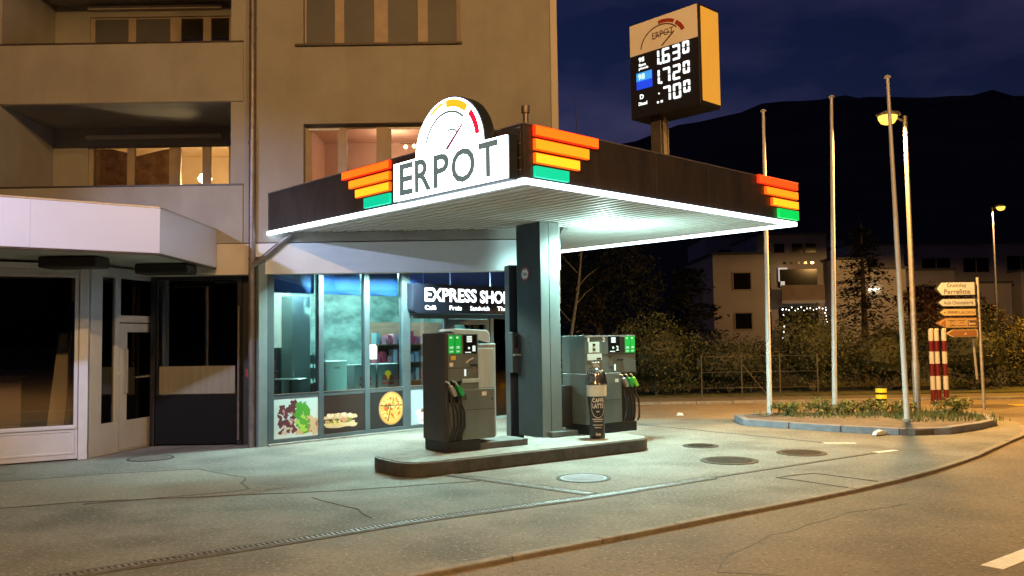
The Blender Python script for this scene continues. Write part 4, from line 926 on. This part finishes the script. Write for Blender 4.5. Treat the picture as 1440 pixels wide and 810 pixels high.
# bottle shaped advertising stand
BO = thing('advert_stand', 'tall black coffee bottle advert with clear dome standing against the right pump', 'advert stand', (1.355, 14.02, .203), 0)
btl = mat('bottle_black', (.018, .018, .02), (.03, .03, .032), 6, .3)
MB().lathe([(.125, 0), (.128, .02), (.118, .18), (.118, .32), (.128, .45), (.142, .58), (.15, .66), (.158, .675)], 28).build('cup', btl, BO, smooth=True)
MB().lathe([(.161, .68), (.164, .70), (.166, .85), (.164, .865)], 28).build('label_band', mat('label_ice', (.70, .80, .82), None, rough=.4), BO, smooth=True)
dome = glass('dome_plastic', (.80, .84, .85), .22, .12)
MB().lathe([(.175, .868), (.185, .88), (.18, .895), (.165, .96), (.155, 1.03), (.125, 1.10), (.08, 1.14), (.06, 1.145)], 28).build('dome_lid', dome, BO, smooth=True)
MB().lathe([(.14, .87), (.13, .95), (.11, 1.04), (.07, 1.09)], 20).build('inner_foam', mat('foam_grey', (.30, .32, .33), (.10, .10, .11), 9, .5), BO, smooth=True)
MB().lathe([(.05, 1.147), (.05, 1.20), (.07, 1.21), (.07, 1.23)], 18).build('cap', mat('cap_clear', (.55, .62, .63), None, rough=.25), BO, smooth=True)
def wrap(r): return lambda p: (r*math.sin(p[0]/r), -r*math.cos(p[0]/r), p[2])
tx = MB(); put_text(tx, 'CAFFÈ', -.085, .10, .585, .665, 0, .025, 0, wrap(.156)); put_text(tx, 'LATTE', -.085, .10, .49, .565, 0, .025, 0, wrap(.150))
for z0, z1, a, b, r in ((.425, .445, -.02, .03, .134), (.30, .318, -.09, .10, .123), (.27, .285, -.07, .08, .122), (.21, .225, -.08, .09, .122), (.17, .185, -.05, .06, .123)):
    n = 8
    for k in range(n):
        xa = a+(b-a)*k/n; xb = a+(b-a)*(k+.7)/n; f_ = wrap(r)
        tx.add([f_((xa, 0, z0)), f_((xb, 0, z0)), f_((xb, 0, z1)), f_((xa, 0, z1))], [(0, 1, 2, 3)])
put_text(tx, 'ice', -.035, .045, .05, .095, 0, .03, 0, wrap(.128))
for k in range(28):
    a0, a1 = 2*math.pi*k/28, 2*math.pi*(k+1)/28; f_ = wrap(.152 if math.sin(a0) > -.4 else .138)
    g_ = lambda a, s: f_((.007+.118*s*math.cos(a), 0, .52+.19*s*math.sin(a)))
    tx.add([g_(a0, 1), g_(a1, 1), g_(a1, .95), g_(a0, .95)], [(0, 1, 2, 3)])
tx.build('bottle_print', print_white, BO)

# ------------------------------------------------------------------ flagpoles
for (x, y), (tx_, ty_), h, lb in (((5.54, 18.61), (5.61, 18.6), 6.76, 'leftmost of the three white flagpoles, rising behind the canopy tip'), ((6.87, 18.4), (7.03, 18.35), 6.98, 'middle one of the three white flagpoles on the verge'), ((7.69, 16.82), (7.60, 16.86), 6.95, 'rightmost white flagpole leaning left in front of the street lamp')):
    t = thing('flagpole', lb, 'flagpole', (x, y, .1), 0, 'flagpoles on the verge')
    dx, dy = tx_-x, ty_-y
    MB().tube([(0, 0, 0), (dx*.5, dy*.5, (h-.1)*.5), (dx, dy, h-.1)], [.055, .047, .032], 14).build('pole', steel_pole, t, smooth=True)
    MB().cyl((dx, dy, h-.1), (dx, dy, h-.06), .07, .05, 12).build('truck_cap', steel_pole, t)
    MB().lathe([(.10, 0), (.10, .03), (.06, .05)], 14).build('base_sleeve', galv, t)
# ------------------------------------------------------------------ signpost
SP = thing('signpost', 'leaning street signpost with five arrow boards pointing left', 'signpost', (11.15, 20.37, -.04))
MB().tube([(0, 0, 0), (-.02, 0, 3.17)], .035, 10).build('post', galv, SP, smooth=True); MB().tube([(-.10, .06, .74), (-.17, .06, 1.95)], .028, 8).build('rear_post', galv, SP, smooth=True)
def arrow(xl, xt, z0, z1, m, txts, border=print_black, name='direction_board'):
    zm = (z0+z1)/2; xr = -.10
    b = MB().prismy([(xl, zm), (xt, z0), (xr, z0), (xr, z1), (xt, z1)], -.06, -.04).build(name, border, SP)
    e = .012; MB().prismy([(xl+.06, zm), (xt+.02, z0+e), (xr-.03, z0+e), (xr-.03, z1-e), (xt+.02, z1-e)], -.064, -.0605).build('board_face', m, b)
    tx = MB()
    for it in txts:
        if it[0] == 'bar': tx.box(it[1], it[2], -.068, -.0645, z0+it[3], z0+it[4])
        else: put_text(tx, it[0], it[1], it[2], z0+it[3], z0+it[4], -.066, it[5])
    if txts: tx.build('board_text', it_m, b)
    return b
bw = mat('board_white', (.36, .40, .48), (.42, .46, .54), 5, .5); by = mat('board_cream', (.46, .34, .18), None); bo = mat('board_ochre', (.36, .24, .11), None); bb = mat('board_brown', (.22, .10, .04), None)
it_m = mat('board_letters', (.09, .06, .05), None)
arrow(-1.09, -.93, 2.74, 3.06, bw, [('Duimlay', -.78, -.32, .175, .285, .01), ('Perrefitte', -.86, -.24, .035, .15, .01)])
arrow(-1.06, -.92, 2.475, 2.665, bw, [('Aula Chantemerle', -.88, -.18, .05, .14, .004)])
arrow(-1.04, -.90, 2.25, 2.425, by, [('LÄCKIN', -.52, -.16, .05, .13, .01), ('bar', -.80, -.55, .10, .112), ('bar', -.80, -.55, .07, .082), ('bar', -.88, -.85, .07, .1)])
b_ = arrow(-1.10, -.86, 1.965, 2.205, bo, [('bar', -.80, -.60, .05, .06), ('bar', -.80, -.60, .18, .19), ('bar', -.57, -.37, .05, .06), ('bar', -.57, -.37, .18, .19), ('bar', -.33, -.13, .05, .18)], bb)
mb = MB(); mb.prismy([(-.97, 2.085), (-.86, 2.0), (-.86, 2.17)], -.069, -.0646); mb.arc(-.70, 2.085, .05, .05, 0, 359, .012, -.068, -.0645, 14); mb.arc(-.47, 2.07, .05, .04, 0, 180, .012, -.068, -.0645, 8); mb.build('pictogram', bb, b_)
mb = MB(); mb.box(-.31, -.29, -.072, -.0685, 2.03, 2.12); mb.box(-.29, -.15, -.072, -.0685, 2.04, 2.08); mb.build('bed_pictogram', by, b_)
b_ = arrow(-.86, -.70, 1.75, 1.925, bb, [], by); mb = MB(); mb.prismy([(-.43, 1.80), (-.36, 1.80), (-.395, 1.86)], -.068, -.0645); mb.build('pictogram', by, b_)
# ------------------------------------------------------------------ striped posts, bollard, fence, litter
refl_w = mat('reflective_white', (.5, .5, .52), None, rough=.4); refl_r = mat('reflective_red', (.11, .006, .012), None, rough=.4)
for k, (dx, lb) in enumerate(((0, 'left one of three red and white striped traffic posts'), (.17, 'middle one of three red and white striped traffic posts'), (.34, 'right one of three red and white striped traffic posts'))):
    t = thing('striped_post', lb, 'traffic post', (11.0+dx, 22.55-.05*(k != 1), -.035), 0, 'striped posts by the signpost')
    z = 0
    for i, (h, m) in enumerate(((.36, refl_r), (.36, refl_w), (.32, refl_r), (.32, refl_w), (.28, refl_r), (.29, refl_w))):
        MB().cyl((0, 0, z), (0, 0, z+h-.002), .062, n=14).build('band', m, t, smooth=True); z += h
    MB().lathe([(.065, z), (.05, z+.03), (.02, z+.04)], 12).build('cap', galv, t, smooth=True)
BOL = thing('bollard', 'short black bollard with three bright yellow rings on the verge road', 'bollard', (8.98, 20.98, -.035))
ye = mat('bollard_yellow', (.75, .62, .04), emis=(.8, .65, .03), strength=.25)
for i, (z0, z1, m) in enumerate(((0, .12, rubber), (.12, .22, ye), (.22, .27, rubber), (.27, .37, ye), (.37, .42, rubber), (.42, .52, ye), (.52, .57, rubber))):
    MB().cyl((0, 0, z0), (0, 0, z1-.001), .13, n=16).build('ring', m, BOL, smooth=True)
fence_m = mat('fence_steel', (.06, .058, .055), None, rough=.6)
FE = thing('wire_fence', 'low wire fence with thin grey posts along the far pavement', 'fence', (5.4, 24.6, .02))
for x, y in ((0, 0), (1.15, 0), (2.25, 0), (3.4, .2)): MB().cyl((x, y, 0), (x, y, 1.25), .022, n=8).build('post', fence_m, FE)
for z in (.3, .75, 1.2): MB().tube([(0, 0, z), (2.25, 0, z), (3.4, .2, z)], .006, 5).build('wire', fence_m, FE)
MB().cyl((1.15, 0, 1.0), (1.9, .0, .05), .015, n=6).build('brace', fence_m, FE)
li = MB(); li.T = Matrix.Translation((6.55, 15.45, .0)) @ Matrix.Rotation(R(25), 4, 'Z'); li.prismy([(-.13, .012), (.12, .012), (.14, .07), (.02, .10), (-.10, .07)], -.05, .05)
tag(li.build('litter', print_white, bevel=.012), 'crumpled white litter lying against the verge kerb', 'litter')
li = MB(); li.T = Matrix.Translation((3.9, 20.2, -.034)) @ Matrix.Rotation(R(-15), 4, 'Z'); li.prismy([(-.08, 0), (.09, 0), (.06, .06), (-.05, .07)], -.05, .05)
tag(li.build('litter', print_white, bevel=.01), 'small pale litter lying on the orange lit side road', 'litter')

# ------------------------------------------------------------------ vegetation
def bush(x, y, z, rx, ry, rz, n, size, m, label, seed, name='shrub', cat='shrub', group=None, trunk=True):
    t = thing(name, label, cat, (x, y, z), 0, group)
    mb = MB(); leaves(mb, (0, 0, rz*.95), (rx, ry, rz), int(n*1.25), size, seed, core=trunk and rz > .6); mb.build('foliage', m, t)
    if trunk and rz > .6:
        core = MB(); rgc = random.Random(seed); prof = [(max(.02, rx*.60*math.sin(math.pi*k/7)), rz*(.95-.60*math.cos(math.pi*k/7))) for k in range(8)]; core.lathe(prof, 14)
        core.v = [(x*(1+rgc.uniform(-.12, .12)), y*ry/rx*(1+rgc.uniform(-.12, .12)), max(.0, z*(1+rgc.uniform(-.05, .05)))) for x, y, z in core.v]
        core.build('shade_core', leaf_dark, t)  # solid dark core added to block light through the leaves
    if trunk:
        tb_ = MB(); rgg = random.Random(seed)
        for k in range(5): tb_.tube([(0, 0, 0), (rgg.uniform(-.3, .3)*rx, rgg.uniform(-.3, .3)*ry, rz*.6), (rgg.uniform(-.7, .7)*rx, rgg.uniform(-.7, .7)*ry, rz*1.4)], [.03*rz+.01, .02*rz+.006, .004], 6)
        tb_.build('stems', bark, t)
    return t
for k, (x, y, s, lb) in enumerate(((5.95, 18.6, .24, 'low verge shrub right of the leftmost flagpole'), (6.65, 18.45, .26, 'low verge shrub just left of the middle flagpole'), (7.15, 18.4, .22, 'low verge shrub right of the middle flagpole'), (7.65, 18.3, .25, 'low verge shrub between the middle and rightmost flagpoles'), (8.25, 18.2, .22, 'low verge shrub left of the street lamp foot'), (9.2, 18.0, .27, 'low verge shrub right of the street lamp foot'))):
    bush(x, y, .1, s*1.7, s, s*.72, 420, .04, leaf_lit, lb, 50+k, group='low shrubs on the verge')
gr = MB(); rgn = np.random.default_rng(8)
for _ in range(1400):
    if rgn.random() < .45: x = rgn.uniform(7.6, 9.6); y = rgn.uniform(16.6, 18.3)
    else:
        x = rgn.uniform(5.2, 9.6); y = rgn.uniform(17.6, 18.8)
    if y < 17.3 - .8*(x-5.2) + 1.2: continue
    h = rgn.uniform(.05, .16); a = rgn.uniform(0, 6.3); dx, dy = math.cos(a)*.012, math.sin(a)*.012; lx, ly = rgn.normal(size=2)*.03
    gr.add([(x-dx, y-dy, .1), (x+dx, y+dy, .1), (x+lx, y+ly, .1+h)], [(0, 1, 2)])
stuff(gr.build('verge_grass', leaf_lit)); 
def tree(x, y, h, rx, rz, n, size, m, label, seed, cz=None):
    t = thing('tree', label, 'tree', (x, y, .0)); rgg = random.Random(seed)
    tr = MB(); tr.tube([(0, 0, 0), (.05*h*.2, 0, h*.35), (0, .05, h*.8)], [.03*h, .022*h, .006*h], 9)
    for k in range(7):
        a = k*2.4; z0 = h*rgg.uniform(.3, .6); tr.tube([(0, 0, z0), (math.cos(a)*rx*.45, math.sin(a)*rx*.45, z0+h*.13), (math.cos(a)*rx*.8, math.sin(a)*rx*.8, z0+h*.22)], [.012*h, .008*h, .002*h], 6)
    tr.build('trunk', bark, t, smooth=True)
    mb = MB(); leaves(mb, (0, 0, cz or h-rz), (rx, rx*.9, rz), n, size, seed); mb.build('crown', m, t)
    return t
def conifer(x, y, h, r, m, label, seed, tiers=9, per=70, flat=.06):
    t = thing('conifer_tree', label, 'tree', (x, y, 0)); rg2 = np.random.default_rng(seed)
    MB().tube([(0, 0, 0), (0, 0, h)], [.03*h, .004*h], 8).build('trunk', bark, t)
    mb = MB()
    for k in range(tiers):
        f_ = k/(tiers-1); z = h*(.18+.78*f_); rr = r*(1-f_*.88)*rg2.uniform(.8, 1.15)
        for j in range(10):
            a = rg2.uniform(0, 6.28); L = rr*rg2.uniform(.6, 1.1)
            for i in range(per//8):
                s = rg2.uniform(.15, 1)*L; q = np.array([math.cos(a)*s, math.sin(a)*s, z-s*.18+rg2.normal()*flat*h*.4]) + rg2.normal(size=3)*np.array([.09, .09, .03])*r*.6
                d = np.array([math.cos(a), math.sin(a), -.2])*rg2.uniform(.15, .35)*r*.22; e = np.array([-math.sin(a), math.cos(a), rg2.normal()*.4])*.07*r*.4
                mb.add([q-e*.3, q+d*.5-e, q+d, q+d*.5+e], [(0, 1, 2, 3)])
    mb.build('crown', m, t)
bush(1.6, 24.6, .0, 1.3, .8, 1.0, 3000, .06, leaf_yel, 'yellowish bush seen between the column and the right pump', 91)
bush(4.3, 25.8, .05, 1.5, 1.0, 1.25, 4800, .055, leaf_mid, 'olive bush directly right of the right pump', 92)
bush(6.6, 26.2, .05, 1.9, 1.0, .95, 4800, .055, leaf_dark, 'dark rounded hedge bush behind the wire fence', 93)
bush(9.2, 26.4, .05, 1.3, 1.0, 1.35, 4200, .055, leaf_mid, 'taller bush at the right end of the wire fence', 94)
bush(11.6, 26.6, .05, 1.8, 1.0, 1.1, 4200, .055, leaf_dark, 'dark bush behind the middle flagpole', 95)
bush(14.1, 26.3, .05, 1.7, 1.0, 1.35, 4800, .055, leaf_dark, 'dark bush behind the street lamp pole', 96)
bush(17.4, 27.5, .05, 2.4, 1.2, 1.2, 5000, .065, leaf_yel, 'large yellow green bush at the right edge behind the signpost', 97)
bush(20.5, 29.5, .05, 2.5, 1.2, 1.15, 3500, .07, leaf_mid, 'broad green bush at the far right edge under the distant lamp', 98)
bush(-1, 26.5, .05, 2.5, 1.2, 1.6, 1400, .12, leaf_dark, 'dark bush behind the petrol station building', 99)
conifer(7.0, 34, 4.6, 2.9, leaf_dark, 'dark layered cedar in front of the pale apartment house', 21, 12, 330, .03)
conifer(13.6, 33, 6.1, 2.1, leaf_dark, 'tall dark conifer between the flagpoles and the house', 22, 16, 260, .03)
tree(16.2, 32, 3.6, 1.9, 1.3, 6500, .085, leaf_red, 'copper leaved tree behind the arrow boards', 23)
tree(3.3, 33, 6.2, 2.4, 2.4, 6500, .085, leaf_dark, 'tall dark tree behind the right pump under the canopy edge', 24)
tree(-.3, 36, 7.5, 2.8, 2.8, 3500, .11, leaf_dark, 'dark tree mostly hidden behind the shop', 25)
tree(23.5, 36, 3.2, 2.4, 1.3, 5000, .09, leaf_mid, 'round tree beside the distant street lamp', 26)
bt_ = thing('bare_tree', 'thin bare tree rising under the canopy right of the column', 'tree', (1.35, 22.6, 0))
tr = MB(); tr.tube([(0, 0, 0), (.18, 0, 1.8), (.42, .1, 3.2), (.62, .2, 5.0)], [.05, .045, .035, .012], 7)
rg3 = random.Random(4)
for k in range(5):
    z = 2.2+k*.45; x = .2+.1*(z-1.8)*1.1; d = rg3.choice((-1, 1)); tr.tube([(x, .05, z), (x+d*.3, .1, z+.35), (x+d*rg3.uniform(.5, .8), .15, z+rg3.uniform(.5, .9))], [.016, .01, .004], 5)
tr.build('trunk', mat('pale_bark', (.05, .048, .044), (.08, .075, .066), 8, .9), bt_, smooth=True)

# ------------------------------------------------------------------ background houses
def house(name, label, loc, rot, blocks, wins, mats=(house_beige,)):
    t = thing(name, label, 'building', loc, rot)
    for (x0, x1, y0, y1, z0, z1, m) in blocks:
        box('wall', m, t, x0, x1, y0, y1, z0, z1); box('roof', roof_m, t, x0-.12, x1+.12, y0-.12, y1+.12, z1+.001, z1+.16)
    for (x0, x1, z0, z1, y, lit) in wins:
        wf = MB().wall(x0-.08, x1+.08, z0-.08, z1+.08, y-.06, y-.002, [(x0, x1, z0, z1)]).build('window', frame_wood if not lit else frame_white, t)
        box('pane', lit or screen_dark, wf, x0, x1, y-.03, y-.012, z0, z1)
        if x1-x0 > 1.2: box('glazing_bar', frame_wood, wf, (x0+x1)/2-.04, (x0+x1)/2+.04, y-.05, y-.031, z0, z1)
    return t
lit_w = emat('lit_window', (.75, .72, .65), .55)
H1 = house('apartment_house', 'pale three storey apartment house with dark balconies beyond the flagpoles', (13.0, 55, 0), 0,
    [(0, 3.3, 0, 8, 0, 7.0, house_beige), (3.3, 7.9, 1.4, 8, 0, 8.4, house_grey), (7.9, 10.2, .5, 8, 0, 6.6, house_beige), (10.2, 13, 1.2, 8, 0, 6.0, house_beige)],
    [(1.3, 2.4, 4.75, 5.8, 0, None), (1.35, 2.4, 2.2, 3.2, 0, None), (4.4, 5.1, 7.2, 7.8, 1.4, None), (5.6, 6.3, 7.2, 7.8, 1.4, None), (6.5, 7.2, 7.2, 7.8, 1.4, None), (3.7, 4.1, 4.4, 5.9, 1.4, None), (3.7, 4.1, 1.8, 3.3, 1.4, None)])
for z in (1.5, 4.0):
    box('balcony_parapet', house_dark, H1, 4.5, 7.3, .3, .42, z, z+1.0); box('balcony_floor', house_grey, H1, 4.5, 7.3, .3, 1.39, z-.2, z-.002)
    box('balcony_recess', screen_dark, H1, 4.6, 7.2, 1.33, 1.385, z+.9, z+2.1)
box('balcony_light', lit_w, H1, 4.75, 5.0, 1.2, 1.3, 4.95, 5.3); box('balcony_light', lit_w, H1, 4.62, 4.68, 1.2, 1.3, 5.3, 6.2); box('balcony_light', lit_w, H1, 4.7, 5.2, 1.2, 1.3, 6.1, 6.2)
for k in range(5): box('roof_vent', screen_dark, H1, 5.0+k*.45, 5.2+k*.45, 1.34, 1.395, 6.45, 6.6)
box('wall_lamp', emat('wall_lamp_lit', (1, .9, .65), 5), H1, 10.4, 11.2, 1.05, 1.18, 4.62, 4.72)
sl = thing('fairy_lights', 'string of tiny white lights framing the lower balcony of the far house', 'string lights', (17.5, 55.2, 1.5))
fl_m = emat('fairy_white', (.95, .92, .85), 4); rg4 = random.Random(9)
fb = MB().lathe([(.01, -.045), (.045, 0), (.01, .045)], 6)
pp = [(x, 1.95+rg4.uniform(-.12, .12)) for x in np.linspace(0, 2.75, 15)] + [(2.75+rg4.uniform(-.12, .1), z) for z in np.linspace(.3, 1.85, 9)] + [(rg4.uniform(-.05, .1), z) for z in np.linspace(.1, 1.9, 6)] + [(x, .1+rg4.uniform(-.1, .5)) for x in np.linspace(.2, 2.7, 10)]
base_me = fb.build('bulb', fl_m, sl); base_me.location = (pp[0][0], 0, pp[0][1])
for x, z in pp[1:]:
    o = base_me.copy(); C.objects.link(o); o.parent = sl; o.location = (x, rg4.uniform(-.05, .05), z)
MB().tube([(x, .03, z) for x, z in pp[:15]], .008, 4).build('cable', rubber, sl)
house('terraced_house', 'dark stepped terrace house behind the street lamp and conifer', (24.4, 62, 0), 0,
    [(0, 4.2, 0, 9, 0, 8.2, house_beige), (4.2, 8.6, 1.5, 9, 0, 6.4, house_grey), (-1.5, 0, 2, 9, 0, 6.9, house_beige)], [(.8, 2.2, 6.2, 7.2, 0, None), (.8, 2.2, 3.4, 4.5, 0, None), (5, 7.4, 3.2, 5.2, 1.5, None)])
house('terraced_house', 'long dark terrace house with flat roof behind the signpost', (31, 66, 0), 0,
    [(0, 11, 0, 9, 0, 8.6, house_grey), (1, 6.5, -2, -.01, 0, 5.4, house_beige), (7.5, 9.4, -1.6, -.01, 0, 6.3, house_beige)], [(.8, 3.0, 6.4, 7.5, 0, None), (4, 6, 6.4, 7.5, 0, None), (7.4, 9.6, 6.5, 7.6, 0, None), (2, 3.2, 2.5, 3.8, -2, None), (4.2, 5.4, 2.5, 3.8, -2, None)])
house('terraced_house', 'brown terrace house at the right edge beyond the distant lamp', (42.5, 66, 0), 0,
    [(0, 12, 0, 9, 0, 8.3, house_beige), (1, 6, -2, -.01, 0, 5.6, house_grey)], [(2, 3.6, 2.2, 3.8, -2, None), (7.5, 9, 4.6, 6.0, 0, None), (2.5, 4, 6.3, 7.4, 0, None)])
house('terraced_house', 'dark flat roofed house behind the apartment house', (17, 74, 0), 0,
    [(0, 6.2, 0, 8, 0, 10.4, house_beige), (7.5, 12, 0, 8, 0, 10.0, house_beige)], [(1, 2.4, 8, 9.2, 0, None), (3.6, 5, 8, 9.2, 0, None), (8.5, 10.5, 7.8, 9, 0, None)])
hl = emat('hillside_lamp', (.9, .9, .85), 12)
for k, (x, z, lb) in enumerate(((94, 47, 'tiny white light low on the dark hillside between the flagpoles'), (150, 48, 'tiny white light on the dark hillside right of the street lamp'))):
    t = thing('hillside_light', lb, 'lamp', (x*.9, 236, 8)); MB().lathe([(.05, 17.2), (.5, 17.6), (.05, 18.0)], 8).build('globe', hl, t); MB().cyl((0, 0, -12), (0, 0, 17.2), .1, n=6).build('mast', galv, t)
